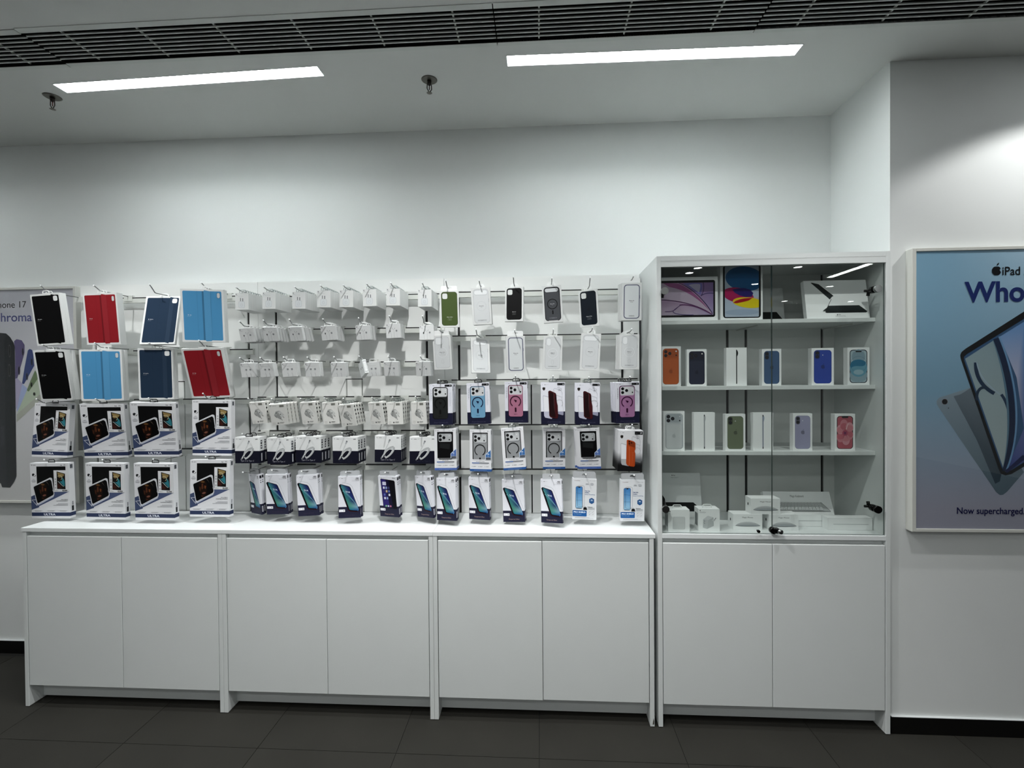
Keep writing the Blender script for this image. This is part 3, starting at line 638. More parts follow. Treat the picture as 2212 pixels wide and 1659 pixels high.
# slim phone-case cartons
def slim(name, W, H, style):
    T = .0125; sh = '#d5d7d6'
    k = kind(name, W, H, T, [(0, 1, sh)], 'header' if style in ('green', 'pro', 'frame') else 'loop', .012 if style not in ('green','pro','frame') else .015)
    a = Art(W, H, T); tx = '#3c3e42'; gl = '#7c7f84'
    def outl(c, wd=.0035, open_=False): a.rro(.10, .045, .90, .955, .075, wd, c)
    if style in ('green', 'black', 'navy'):
        c = {'green': '#43532a', 'black': '#010102', 'navy': '#04101c'}[style]; e = mixc(c, '#000000', .35)
        a.rr(.085, .035, .915, .955, .075, e); a.rr(.105, .045, .90, .948, .07, c); a.line([(.905,.30),(.912,.31),(.912,.40)], .005, e)
        a.rr(.13, .07, .42, .235, .045, e); a.rr(.145, .078, .405, .228, .04, '#d3d6d5')
        if style == 'navy': appl(a, .5, .52, .045, '#050d16')
        t = mixc(c, '#ffffff', .75); y = .72
        a.text('iPhone 16 Plus' if style != 'black' else 'iPhone 16', .5, y, .019, t, 'c', bold=.02); a.text('Silicone Case', .5, y+.034, .014, mixc(c, '#ffffff', .5), 'c'); a.rro(.40, y+.058, .60, y+.088, .008, .002, mixc(c, '#ffffff', .5)); a.text('MagSafe', .5, y+.073, .011, mixc(c, '#ffffff', .5), 'c')
        nm = 'case_picture'
    elif style == 'dark':
        a.rr(.085, .04, .915, .955, .09, '#101013'); a.rr(.125, .065, .875, .94, .075, '#45474b'); a.rro(.105,.05,.895,.945,.082,.004,'#3a3c40')
        a.rr(.13, .065, .85, .185, .06, '#0c0c0e'); a.rr(.15, .075, .83, .175, .05, '#cdd0d2'); a.ring(.5, .50, .142, .022, '#0b0b0d'); a.text('iPhone Air', .5, .495, .019, '#d3d5d8', 'c', bold=.02); a.text('Case', .5, .53, .013, '#a9abae', 'c')
        a.rr(.465, .67, .535, .775, .015, '#0b0b0d'); a.rr(.30, .86, .70, .895, .004, '#5c5e63'); a.text('MagSafe', .5, .878, .018, '#8e9094', 'c'); a.rect(.26, .945, .74, .958, sh)
        nm = 'case_picture'
    elif style == 'frame':
        a.rr(.10, .045, .90, .955, .085, '#5c6075'); a.rro(.10, .045, .90, .955, .085, .006, '#4a4d5f'); a.rr(.145, .068, .855, .932, .065, '#d3d7d8'); a.line([(.893,.33),(.905,.34),(.905,.42)], .006, '#4a4d5f')
        a.text('iPhone Air', .5, .475, .022, tx, 'c', bold=.03); a.text('Bumper', .5, .51, .017, tx, 'c', bold=.01); a.rr(.36, .868, .64, .895, .005, '#a9acae'); a.text('MagSafe', .5, .881, .013, '#6f7275', 'c'); nm = 'case_picture'
    else:
        a.rr(.10, .045, .90, .955, .085, '#cccfd0'); outl(gl, .004); a.line([(.895,.30),(.905,.31),(.905,.40)], .004, '#6d7074'); a.line([(.105,.20),(.097,.21),(.097,.26)], .004, '#7d8084')
        if style == 'pill': a.rr(.155,.07,.84,.195,.06,'#dfe2e3'); a.rro(.15,.065,.845,.20,.062,.0035,'#6f7276'); a.ring(.5,.50,.128,.003,'#a4a8ab'); a.rect(.25,.945,.75,.962,sh)
        if style == 'double': a.rr(.16,.075,.40,.285,.06,'#dfe2e3'); a.rro(.155,.07,.405,.29,.062,.0035,'#6f7276'); a.ring(.5,.505,.150,.016,'#e8ebec'); a.ring(.5,.505,.150,.003,'#9da1a4'); a.ring(.5,.505,.134,.003,'#9da1a4')
        if style == 'pro': a.rr(.16,.07,.55,.27,.055,'#dde0e1'); a.rro(.15,.065,.56,.275,.057,.0035,'#74777b'); a.ring(.5,.50,.155,.016,'#e8ebec'); a.ring(.5,.50,.155,.003,'#9da1a4'); a.ring(.5,.50,.139,.003,'#9da1a4'); a.rro(.35,.56,.65,.59,.006,.0015,'#6d7074')
        if style != 'pill': a.rro(.44,.71,.56,.82,.018,.003,'#9da1a4')
        a.text({'pill': 'iPhone Air', 'double': 'iPhone 17', 'pro': 'iPhone 17 Pro'}[style], .5, .495, .020, tx, 'c', bold=.03); a.text('Case' if style == 'pill' else 'Clear Case', .5, .53, .015, tx, 'c')
        if style != 'pro': a.rr(.27,.868,.73,.90,.004,'#b3b6b8'); a.text('MagSafe', .5, .884, .016, '#6f7275', 'c')
        nm = 'case_picture'
    part(k, nm, a, None, {'green': 'olive green phone case', 'black': 'black phone case', 'navy': 'dark navy phone case', 'dark': 'smoky grey phone case', 'frame': 'thin slate frame case'}.get(style))
SW, SH, MW, MH = .0938, .1794, .0919, .1689
slim('slim_green', SW, SH, 'green'); slim('slim_pill', SW, SH, 'pill'); slim('small_black', MW, MH, 'black'); slim('slim_dark', SW, SH, 'dark'); slim('slim_navy', SW, SH, 'navy'); slim('slim_frame', SW, SH, 'frame'); slim('small_pro', MW, MH, 'pro'); slim('small_double', MW, MH, 'double')

def cams(a, x, y, s, c='#040406'):  # three lenses, a sensor and a flash
    for dx, dy in ((0, 0), (0, .092), (.165, .043)): a.el(x+dx*s, y+dy*s, .0355*s, .0355*s, c); a.el(x+dx*s, y+dy*s, .015*s, .015*s, mixc(c, '#ffffff', .10))
    a.el(x+.41*s, y+.092*s, .0165*s, .0165*s, c); a.el(x+.41*s, y, .010*s, .010*s, '#e0e2e4')
def magcase(name, c, edge, ringc):
    W, H, T = .1135, .2007, .0165
    k = kind(name, W, H, T, [(0, .715, '#dddee6'), (.715, 1, '#15162e')], 'loopk', .004)
    a = Art(W, H, T); mark(a, .055, .045, .0075); a.text('VARDU', .135, .046, .012, '#23242c', bold=.03); a.text('WA', .27, .046, .012, '#8a8c94'); a.rr(.67, .018, .97, .072, .006, '#0c0c10'); a.text('iPhone', .70, .046, .011, '#8d8e96'); a.text('16', .92, .045, .020, '#dcdde2', 'r', bold=.04)
    for i, y in enumerate((.14,.17,.20,.23,.26,.29,.32,.35,.385)): a.rect(.065, y-.007, .095 if i % 2 else .085, y+.007, '#4c4e58')
    a.text('VARDUWA', .89, .38, .048, '#c6c8d2', 'c', rot=math.radians(90)); a.text('Dual Camera kit', .5, .945, .034, '#4a4a66', 'c', shear=(.3,0), bold=-.008, wid=.6)
    for z in (.05, .12): a.side(.3, .7, z, z+.05, '#1d1e26')
    a.side(.1, .3, .0, .16, '#2a2b33')
    part(k, 'front_print', a)
    a = Art(W, H, T, eps=1.2e-4); a.l = 8
    a.rr(.145, .08, .80, .855, .06, edge); a.rr(.17, .092, .79, .85, .052, c); a.rr(.185, .098, .775, .325, .04, mixc(c, '#ffffff', .30)); a.rr(.195, .103, .765, .312, .038, '#c6c8ca')
    cams(a, .29, .155, 1.0)
    a.ring(.47, .48, .139, .022, ringc, -55, 235); a.rr(.437, .63, .508, .735, .016, ringc); a.poly([(.40,.435),(.54,.455),(.48,.505)], ringc)
    a.text('VARDUWA', .47, .79, .013, ringc, 'c', bold=.02)
    part(k, 'case_picture', a, GLOSSY, 'phone case showing through the front')
magcase('mag_black', '#1c1e1e', '#050506', '#070708'); magcase('mag_blue', '#6a98b6', '#0a1226', '#0e1434'); magcase('mag_pink', '#a66c84', '#2a0816', '#2c0a1e'); magcase('mag_magenta', '#9c6e94', '#2a0a1c', '#33082c')
def kit(name, W, H, T, c, dark17=False):
    bands = [(0, .70, '#dddee6'), (.70, 1, '#12132a')] if not dark17 else [(0, .54, '#d6d7da')] + [(.54+i*.026, .54+(i+1)*.026, mixc('#d6d7da', '#0b0b0d', min(1, ((i+.5)/12)**1.1))) for i in range(12)] + [(.852, 1, '#0b0b0d')]
    k = kind(name, W, H, T, bands, 'loop' if dark17 else 'loopc', .008)
    a = Art(W, H, T); mark(a, .055, .055, .0075); a.text('VARDU', .135, .056, .012, '#23242c', bold=.03); a.text('WA', .27, .056, .012, '#8a8c94'); a.rr(.69 if not dark17 else .66, .02, .985, .075 if not dark17 else .10, .003, '#0c0c10')
    a.text('iPhone', .70, .052 if not dark17 else .065, .011, '#8d8e96'); a.text('17' if dark17 else '16', .955, .05 if not dark17 else .06, .020 if not dark17 else .034, '#dcdde2', 'r', bold=.04)
    a.poly([(.07,.125),(.13,.115),(.19,.125),(.185,.17),(.13,.20),(.075,.17)], '#1f1a14')
    if not dark17: a.text('Dual Camera kit', .55, .945, .034, '#4a4a66', 'c', shear=(.3,0), bold=-.008, wid=.55)
    part(k, 'front_print', a)
    a = Art(W, H, T, eps=1e-4); a.l = 8; g = '#5d6068'
    a.poly([(.09,.33),(.12,.315),(.32,.35),(.46,.80),(.46,.865),(.44,.875),(.17,.84),(.13,.80)], '#b5b6c6' if not dark17 else '#a8aaac'); a.poly([(.10,.335),(.13,.325),(.32,.36),(.34,.70),(.13,.70)], '#e0e1e6'); a.line([(.09,.33),(.12,.315),(.33,.35)], .0025, g); a.line([(.09,.33),(.13,.80),(.17,.845),(.44,.875),(.46,.86)], .002, '#8d8fa0')
    a.line([(.54,.17),(.57,.14),(.84,.20),(.89,.26),(.90,.36),(.60,.30),(.555,.27),(.54,.17)], .004, g); a.line([(.87,.36),(.94,.75)], .003, g); a.poly([(.62,.70),(.93,.70),(.93,.78),(.90,.79),(.66,.75)], '#8e8fa4' if not dark17 else '#6a6b6e')
    a.ring(.77, .50, .085, .010, '#c2c4c8', -60, 240); a.ring(.77, .50, .085, .0022, g, -60, 240); a.ring(.74,.125,.022,.004,g); a.ring(.82,.165,.024,.004,g); a.ring(.76,.19,.016,.004,g)
    if not dark17:
        a.poly([(.31,.225),(.345,.20),(.40,.20),(.62,.26),(.645,.30),(.66,.46),(.70,.56),(.71,.82),(.68,.86),(.62,.865),(.40,.835),(.345,.80)], c); a.poly([(.36,.235),(.54,.265),(.575,.70),(.60,.78),(.60,.84),(.42,.815),(.37,.78)], mixc(c, '#000000', .55)); a.poly([(.62,.27),(.64,.31),(.66,.47),(.60,.40)], '#0b0506'); a.line([(.54,.26),(.55,.60),(.58,.72)], .005, '#6d5a58', True)
    else:
        a.poly([(.33,.245),(.36,.225),(.42,.225),(.64,.265),(.69,.30),(.70,.45),(.67,.50),(.70,.56),(.70,.86),(.66,.885),(.50,.875),(.38,.85),(.335,.80)], c); a.poly([(.38,.24),(.66,.29),(.68,.42),(.42,.37)], mixc(c, '#000000', .25)); a.line([(.45,.40),(.47,.85)], .006, mixc(c, '#ffffff', .25)); a.line([(.60,.52),(.60,.84)], .008, mixc(c, '#ffffff', .2), True)
        for x, y in ((.44,.268),(.44,.32),(.53,.30)): a.el(x, y, .019, .019, '#2c0d05')
    part(k, 'case_picture', a, GLOSSY, 'picture of a dark red phone' if not dark17 else 'picture of an orange phone')
kit('kit_red', .1150, .2007, .0165, '#3a0e12'); kit('kit17', .1175, .1959, .026, '#a84218', True)
def halo(name, oak):
    W, H, T = .1085, .2035, .017
    k = kind(name, W, H, T, [(0, .945, '#dcdde0'), (.945, 1, '#2b5490' if not oak else '#4763a6')], 'loopc', .008)
    a = Art(W, H, T); a.ring(.07,.045,.012,.004,'#23262c',30,330); a.text('GRIPP', .12, .046, .014, '#23262c', bold=.02); a.text('16', .88, .042, .022, '#1d1f24', 'r', bold=.03); a.text('iPhone', .66, .048, .012, '#5d5f64'); a.text('PRO', .90, .05, .010, '#5d5f64')
    a.rect(.135, .075, .86, .715, '#0b0b0d')
    a.text('OAK' if oak else 'HALO', .5, .765, .024, '#4e5158', 'c', wid=.30 if oak else .38); a.rr(.10, .79, .90, .812, .004, '#5f6269'); a.rr(.10, .79, .45, .812, .004, '#41619c'); a.rect(.15,.826,.85,.832,'#9a9ca2')
    for x in (.08, .38, .68): a.ring(x+.03,.885,.010,.003,'#6d7076'); a.rect(x+.08,.876,x+.22,.881,'#8c8e94'); a.rect(x+.08,.888,x+.2,.893,'#8c8e94')
    a.text('EXPERIENCE THE DIFFERENCE', .5, .972, .014, '#8ea6cf', 'c', wid=.6)
    a.side(.2,.6,.03,.12,'#4e5258'); a.side(.3,.6,.8,.9,'#2a2c30')
    part(k, 'front_print', a)
    a = Art(W, H, T, eps=1.2e-4); a.l = 6
    if oak: a.poly([(.16,.095),(.84,.09),(.84,.71),(.16,.71)], '#060607'); a.rr(.155,.09,.845,.74,.05,'#08080a'); a.rr(.20,.118,.80,.315,.035,'#a9acae')
    else: a.poly([(.17,.10),(.83,.10),(.83,.71),(.18,.71)], '#8c8f91'); a.rr(.185,.115,.815,.325,.035,'#5f6265'); a.rr(.20,.12,.80,.315,.035,'#b9bcbe')
    cams(a, .28, .172, 1.0)
    if not oak: a.ring(.49,.493,.140,.020,'#050507',-60,240); a.rr(.45,.67,.53,.713,.014,'#050507')
    else: a.poly([(.24,.34),(.72,.36),(.70,.50),(.24,.46)], '#1a1c1d')
    a.rect(.135,.71,.86,.716,'#dcdde0')
    part(k, 'case_picture', a, GLOSSY, 'black phone case behind the window' if oak else 'clear grey phone case behind the window')
    a = Art(W, H, T, eps=1.2e-4); a.l = 20; a.poly([(.74,.60),(.99,.475),(.99,.715),(.74,.715)], '#c6d3e2'); a.poly([(.765,.605),(.99,.49),(.99,.66),(.765,.66)], '#2a62a0' if not oak else '#4a68a8'); a.rect(.765,.665,.99,.712,'#4c5058')
    a.text('8ft' if oak else '10ft', .875, .585, .030, '#cfdcec', 'c', bold=.03); a.text('DROP', .875, .625, .014, '#b9cbe2', 'c'); a.text('TESTED', .875, .645, .011, '#b9cbe2', 'c')
    part(k, 'corner_badge', a, None, 'blue slanted corner badge')
halo('halo', False); halo('oak', True)
# screen protector cartons
W, H, T = .1145, .1987, .0095
k = kind('shield', W, H, T, [(0, 1, '#dfe1e4')], 'full', .018)
a = Art(W, H, T); a.ring(.10,.055,.010,.003,'#8a3a40'); a.text('HUAPRIDE', .135, .056, .016, '#6a4a50', bold=.02); a.text('iPhone 16 Pro', .95, .052, .014, '#5d6064', 'r', wid=.24)
for x0, x1, y in ((.55,.66,.125),(.54,.68,.145),(.74,.86,.11),(.73,.88,.135),(.75,.86,.155)): a.rect(x0, y-.005, x1, y+.005, '#85888e')
a.text('Feels Like', .52, .30, .022, '#25427c', bold=.04); a.text('Nothing.', .52, .342, .022, '#25427c', bold=.04); a.text('Stops Everything.', .52, .384, .018, '#4a5f92', bold=.02, wid=.42)
a.poly([(.70,.495),(.80,.465),(.90,.495),(.90,.58),(.80,.615),(.70,.58)], '#1d4f86'); a.text('9H', .80, .52, .030, '#cfe0f2', 'c', bold=.04); a.rect(.74,.55,.86,.558,'#7fa6cc')
a.poly([(.47,.70),(.59,.70),(.62,.765),(.45,.765)], '#101114'); a.ring(.53,.69,.014,.005,'#101114'); a.text('Platinum', .64, .69, .017, '#2a2c30', bold=.03, wid=.2)
for y in (.712,.73,.75): a.rect(.64, y-.003, .93, y+.003, '#8b8e93')
a.rr(.01, .78, .60, .925, .016, '#1f5a9a'); a.text('PRO SHIELD', .305, .822, .030, '#e6eef8', 'c', bold=.05, wid=.50); a.text('FULL CLEAR GLASS', .22, .872, .016, '#a9c6e4', 'c', wid=.32)
for x in (.66,.80):
    for y in (.80,.865): a.rro(x, y-.02, x+.12, y+.04, .004, .0015, '#9a9da2'); a.line([(x+.04, y+.02),(x+.08, y-.005)], .006, '#3a3c40')
a.rect(.12,.95,.72,.955,'#8b8e93'); a.rect(.10,.965,.88,.970,'#a6a9ae')
part(k, 'front_print', a)
a = Art(W, H, T, eps=1e-4); a.l = 12
a.rr(.13, .195, .42, .735, .035, '#1f3350'); a.grad(.145, .205, .405, .72, 2, 6, lambda x, y: mixc('#3f7fc0', '#9cc8e2', (y-.2)/.5)); a.rr(.24,.20,.32,.225,.008,'#15202e')
a.line([(.14,.355),(.26,.36),(.41,.37)], .0035, '#1f3f66'); a.line([(.14,.53),(.41,.535)], .0035, '#1f3f66'); a.rro(.20,.63,.32,.70,.01,.002,'#3f6f9c'); a.rro(.20,.165,.50,.69,.05,.0035,'#2b3038'); a.rect(.215,.25,.218,.62,'#3c5878')
part(k, 'phone_picture', a, GLOSSY, 'picture of a blue phone under a glass sheet')
TAGK = kind('tag_carton', .0735, .0709, .019, [(0, 1, '#d6d9d9')], 'loop', .009)
a = Art(.0735, .0709, .019); appl(a, .09, .10, .032, '#17181a')
for x in (.33, .62): a.rr(x, .41, x+.12, .53, .012, '#7f8284'); a.line([(x+.06,.53),(x+.06,.72),(x+.05,1)], .008, '#8a8d8e')
a.side(.12,.88,.10,.90,'#8d9091'); a.side(.2,.8,.15,.85,'#e6e8e8')
for i in range(5): a.side(.3+i*.09,.34+i*.09,.2,.8,'#b9bcbd')
part(TAGK, 'front_print', a)
# hanging goods: kind, cartons on the hook, pose of the front carton, hook tip
GOODS = {
 'A1': [('folio_black', 2, (0.303, 0.106, 1.922, -0.019, 0.084, -0.047), (0.2742, 2.0913)), ('folio_red', 2, (0.573, 0.124, 1.923, -0.1, 0.078, 0.003), (0.5733, 2.0855)), ('folio_navy', 1, (0.884, 0.128, 1.914, 0.19, -0.263, -0.012), (0.8538, 2.0848)), ('folio_blue', 2, (1.136, 0.091, 1.926, 0.143, 0.096, 0.019), (1.1282, 2.0886)), ],
 'A2': [('folio_black', 3, (0.304, 0.124, 1.636, 0.066, 0.137, -0.017), (0.2731, 1.7913)), ('folio_blue', 2, (0.576, 0.115, 1.635, 0.141, 0.047, 0.003), (0.5654, 1.7971)), ('folio_navy', 2, (0.864, 0.117, 1.639, 0.181, 0.026, -0.002), (0.8511, 1.7935)), ('folio_red', 2, (1.113, 0.146, 1.64, 0.103, 0.294, -0.024), (1.1285, 1.8027)), ],
 'A3': [('ultra', 1, (0.235, 0.172, 1.349, -0.047, -0.06, 0.021), (0.285, 1.5163)), ('ultra', 1, (0.562, 0.139, 1.347, 0.164, 0.117, 0.008), (0.5872, 1.5145)), ('ultra', 1, (0.844, 0.128, 1.353, 0.2, 0.16, 0.028), (0.8536, 1.5176)), ('ultra', 1, (1.14, 0.138, 1.363, -0.017, 0.003, 0.009), (1.1242, 1.5391)), ],
 'A4': [('ultra', 1, (0.301, 0.101, 1.046, 0.0, 0.017, -0.008), (0.2713, 1.2077)), ('ultra', 1, (0.614, 0.085, 1.048, -0.014, 0.014, 0.005), (0.5765, 1.2081)), ('ultra', 1, (0.878, 0.078, 1.049, -0.021, 0.019, 0.0), (0.8556, 1.2109)), ('ultra', 1, (1.155, 0.096, 1.064, -0.018, -0.036, -0.005), (1.124, 1.2228)), ],
 'B1': [('charger', 7, (1.313, 0.13, 2.001, 0.007, 0.003, 0.003), (1.3159, 2.0621)), ('charger', 7, (1.454, 0.13, 2.003, -0.006, -0.013, 0.01), (1.4529, 2.0618)), ('charger', 7, (1.608, 0.13, 2.001, 0.012, -0.0, 0.014), (1.6147, 2.0587)), ('charger', 7, (1.736, 0.13, 2.006, 0.007, 0.001, 0.009), (1.7475, 2.0607)), ('charger', 7, (1.851, 0.13, 2.005, 0.004, 0.001, 0.017), (1.8609, 2.0608)), ('charger', 7, (1.969, 0.13, 2.008, -0.004, -0.007, -0.009), (1.9761, 2.0676)), ('charger', 7, (2.088, 0.13, 2.009, -0.003, -0.0, 0.011), (2.0928, 2.0698)), ('charger', 7, (2.246, 0.13, 2.001, 0.0, 0.0, 0.006), (2.2451, 2.0668)), ],
 'B2': [('earphone', 4, (1.333, 0.139, 1.831, 0.079, 0.256, -0.064), (1.3264, 1.894)), ('earphone', 4, (1.454, 0.138, 1.834, 0.074, 0.325, -0.012), (1.4435, 1.8979)), ('earphone', 4, (1.586, 0.14, 1.834, -0.093, 0.317, -0.019), (1.577, 1.8998)), ('earphone', 4, (1.754, 0.139, 1.836, 0.034, 0.219, -0.042), (1.7484, 1.8992)), ('earphone', 3, (1.931, 0.14, 1.836, 0.001, 0.167, -0.016), (1.9279, 1.9012)), ('earphone', 3, (2.084, 0.14, 1.843, 0.014, 0.097, -0.019), (2.0773, 1.9099)), ('earphone', 3, (2.251, 0.141, 1.832, -0.048, -0.032, -0.007), (2.2333, 1.9064)), ],
 'B3': [('cable', 2, (1.333, 0.14, 1.654, 0.015, 0.179, -0.028), (1.3202, 1.7139)), ('cable', 2, (1.432, 0.14, 1.654, -0.033, 0.237, -0.029), (1.4323, 1.7139)), ('cable', 2, (1.55, 0.139, 1.655, 0.062, 0.163, -0.034), (1.5536, 1.7144)), ('cable', 2, (1.669, 0.139, 1.654, 0.051, 0.173, -0.02), (1.6743, 1.7129)), ('cable', 2, (1.804, 0.137, 1.652, 0.042, 0.187, 0.002), (1.8047, 1.7133)), ('tag_carton', 2, (1.925, 0.128, 1.655, -0.9, 0.12, -0.33), (1.93, 1.7108)), ('cable', 2, (2.071, 0.141, 1.654, 0.017, 0.193, -0.01), (2.0827, 1.7126)), ('earphone', 3, (2.232, 0.14, 1.652, -0.023, 0.198, -0.023), (2.2342, 1.7125)), ],
 'B4': [('adapter', 2, (1.391, 0.13, 1.438, 0.002, 0.172, -0.063), (1.3309, 1.513)), ('adapter', 4, (1.499, 0.128, 1.429, 0.329, 0.28, -0.061), (1.4672, 1.5097)), ('adapter', 2, (1.649, 0.134, 1.436, -0.04, 0.176, -0.051), (1.6115, 1.5104)), ('adapter', 2, (1.765, 0.128, 1.435, 0.017, 0.084, -0.057), (1.7395, 1.5129)), ('adapter', 4, (1.851, 0.126, 1.424, -0.098, 0.216, -0.075), (1.8553, 1.5104)), ('adapter', 2, (1.996, 0.13, 1.433, -0.28, 0.161, -0.054), (1.9891, 1.513)), ('adapter', 4, (2.091, 0.129, 1.433, -0.035, 0.039, -0.03), (2.1013, 1.5146)), ('adapter', 2, (2.211, 0.129, 1.434, -0.205, 0.087, -0.035), (2.2003, 1.5165)), ],
 'B5': [('typec', 2, (1.339, 0.117, 1.251, -0.032, -0.01, -0.005), (1.3238, 1.3373)), ('typec', 3, (1.5, 0.12, 1.247, -0.122, -0.0, -0.005), (1.4866, 1.3323)), ('typec', 3, (1.65, 0.123, 1.254, -0.024, 0.018, 0.01), (1.6305, 1.3398)), ('typec_dim', 3, (1.841, 0.119, 1.251, -0.045, 0.016, 0.002), (1.8374, 1.3403)), ('typec', 3, (2.056, 0.121, 1.257, 0.051, 0.004, 0.018), (2.0396, 1.3447)), ('typec_dim', 3, (2.233, 0.116, 1.251, 0.171, 0.01, 0.016), (2.2255, 1.3397)), ],
 'B6': [('glass', 2, (1.346, 0.165, 1.02, -0.582, 0.033, -0.057), (1.3208, 1.1397)), ('glass', 3, (1.49, 0.115, 1.03, 0.1, 0.072, 0.001), (1.4704, 1.1422)), ('glass', 3, (1.648, 0.117, 1.026, 0.04, -0.017, -0.054), (1.6229, 1.1406)), ('glass', 2, (1.865, 0.104, 1.022, 0.104, -0.037, -0.011), (1.8484, 1.1434)), ('privacy', 3, (2.055, 0.123, 1.021, -0.281, 0.054, -0.023), (2.052, 1.1431)), ('glass_script', 2, (2.233, 0.126, 1.021, -0.533, 0.01, -0.075), (2.234, 1.1475)), ],
 'C1': [('slim_green', 1, (2.369, 0.128, 1.945, 0.135, 0.02, -0.019), (2.3492, 2.0752)), ('slim_pill', 2, (2.527, 0.126, 1.956, 0.106, 0.04, -0.051), (2.5213, 2.0718)), ('small_black', 2, (2.686, 0.146, 1.966, -0.158, -0.008, 0.01), (2.6845, 2.086)), ('slim_dark', 2, (2.873, 0.136, 1.962, -0.026, 0.03, -0.054), (2.8746, 2.0769)), ('slim_navy', 1, (3.05, 0.153, 1.941, -0.306, 0.011, -0.052), (3.059, 2.0758)), ('slim_frame', 4, (3.253, 0.129, 1.966, -0.057, 0.033, 0.016), (3.2526, 2.0772)), ],
 'C2': [('small_pro', 4, (2.328, 0.144, 1.733, -0.101, 0.084, -0.026), (2.3283, 1.8352)), ('slim_pill', 2, (2.514, 0.175, 1.718, 0.299, -0.228, 0.021), (2.4992, 1.8382)), ('slim_frame', 1, (2.693, 0.136, 1.72, 0.242, 0.003, -0.019), (2.6919, 1.8291)), ('small_double', 2, (2.873, 0.14, 1.723, -0.073, -0.006, 0.033), (2.8735, 1.8329)), ('slim_pill', 2, (3.055, 0.138, 1.727, -0.151, -0.013, 0.059), (3.0575, 1.8387)), ('small_double', 4, (3.241, 0.131, 1.725, -0.13, 0.018, 0.018), (3.2459, 1.8255)), ],
 'C3': [('mag_black', 6, (2.324, 0.118, 1.477, 0.101, -0.028, -0.004), (2.3227, 1.5961)), ('mag_blue', 2, (2.509, 0.117, 1.481, -0.075, -0.014, -0.023), (2.5052, 1.6042)), ('mag_pink', 1, (2.693, 0.135, 1.485, -0.166, 0.011, -0.008), (2.6913, 1.6144)), ('kit_red', 2, (2.871, 0.097, 1.481, -0.036, -0.039, -0.006), (2.875, 1.6118)), ('kit_red', 3, (3.038, 0.112, 1.477, -0.054, -0.033, 0.013), (3.0471, 1.6039)), ('mag_magenta', 4, (3.233, 0.138, 1.479, -0.009, 0.126, -0.024), (3.2406, 1.6045)), ],
 'C4': [('oak', 4, (2.343, 0.121, 1.255, 0.003, -0.023, -0.011), (2.3292, 1.3776)), ('halo', 2, (2.517, 0.11, 1.252, -0.195, -0.049, -0.017), (2.51, 1.3745)), ('halo', 2, (2.679, 0.105, 1.261, 0.037, -0.057, -0.062), (2.6772, 1.3805)), ('halo', 1, (2.876, 0.131, 1.257, 0.036, 0.11, -0.005), (2.8759, 1.3777)), ('oak', 3, (3.044, 0.13, 1.258, -0.123, 0.13, -0.042), (3.0442, 1.3784)), ('kit17', 5, (3.239, 0.108, 1.25, 0.094, 0.023, 0.031), (3.2467, 1.3778)), ],
 'C5': [('glass_script', 3, (2.348, 0.102, 1.015, -0.345, -0.078, -0.058), (2.343, 1.1303)), ('glass_script', 2, (2.508, 0.114, 1.016, -0.254, -0.029, -0.024), (2.5079, 1.1362)), ('glass_script', 2, (2.676, 0.117, 1.005, -0.12, -0.035, -0.036), (2.6751, 1.1287)), ('glass_script', 2, (2.86, 0.098, 1.01, -0.355, -0.139, -0.064), (2.8598, 1.1294)), ('shield', 3, (3.02, 0.116, 1.016, -0.07, 0.012, 0.019), (3.0294, 1.1193)), ('shield', 4, (3.247, 0.104, 1.013, 0.032, 0.029, 0.011), (3.2562, 1.1228)), ],
}
# ------------------------------------------------------------------ hooks and hanging goods
UNL = {'A': 'left', 'B': 'middle', 'C': 'right'}
DESC = {'folio_black': 'black tablet folio carton', 'folio_navy': 'navy blue tablet folio carton', 'folio_red': 'red tablet folio carton', 'folio_blue': 'sky blue tablet folio carton',
 'ultra': 'white tablet case carton with navy band', 'charger': 'white plug charger carton', 'earphone': 'small white earphone carton', 'cable': 'small white cable carton', 'tag_carton': 'tilted white cable carton',
 'adapter': 'white wall adapter carton', 'typec': 'white and navy cable carton', 'typec_dim': 'white and navy cable carton', 'glass': 'tempered glass carton', 'glass_script': 'tempered glass carton', 'privacy': 'tempered glass carton with dark phone',
 'slim_green': 'olive green phone case carton', 'slim_pill': 'clear phone case carton', 'small_black': 'black phone case carton', 'slim_dark': 'smoky grey phone case carton', 'slim_navy': 'dark navy phone case carton', 'slim_frame': 'slate bumper phone carton',
 'small_pro': 'clear ringed phone case carton', 'small_double': 'clear ringed phone case carton', 'mag_black': 'black magnetic case carton', 'mag_blue': 'blue magnetic case carton', 'mag_pink': 'pink magnetic case carton', 'mag_magenta': 'magenta magnetic case carton',
 'kit_red': 'case kit carton with dark red phone', 'kit17': 'case kit carton with orange phone', 'halo': 'clear case carton with blue badge', 'oak': 'black case carton with blue badge', 'shield': 'white and blue screen protector carton'}
CATS = {'charger': 'charger box', 'adapter': 'charger box', 'earphone': 'earphone box', 'cable': 'cable box', 'tag_carton': 'cable box', 'typec': 'cable box', 'typec_dim': 'cable box'}
NAME = {'charger': 'charger_box', 'adapter': 'adapter_box', 'earphone': 'earphone_box', 'cable': 'cable_box', 'tag_carton': 'cable_box', 'typec': 'cable_box', 'typec_dim': 'cable_box', 'ultra': 'tablet_case_box', 'shield': 'screen_protector_box', 'glass': 'screen_protector_box', 'glass_script': 'screen_protector_box', 'privacy': 'screen_protector_box'}
ROWN = {'A': ['top', 'second', 'third', 'bottom'], 'B': ['top', 'second', 'third', 'fourth', 'fifth', 'bottom'], 'C': ['top', 'second', 'third', 'fourth', 'bottom']}
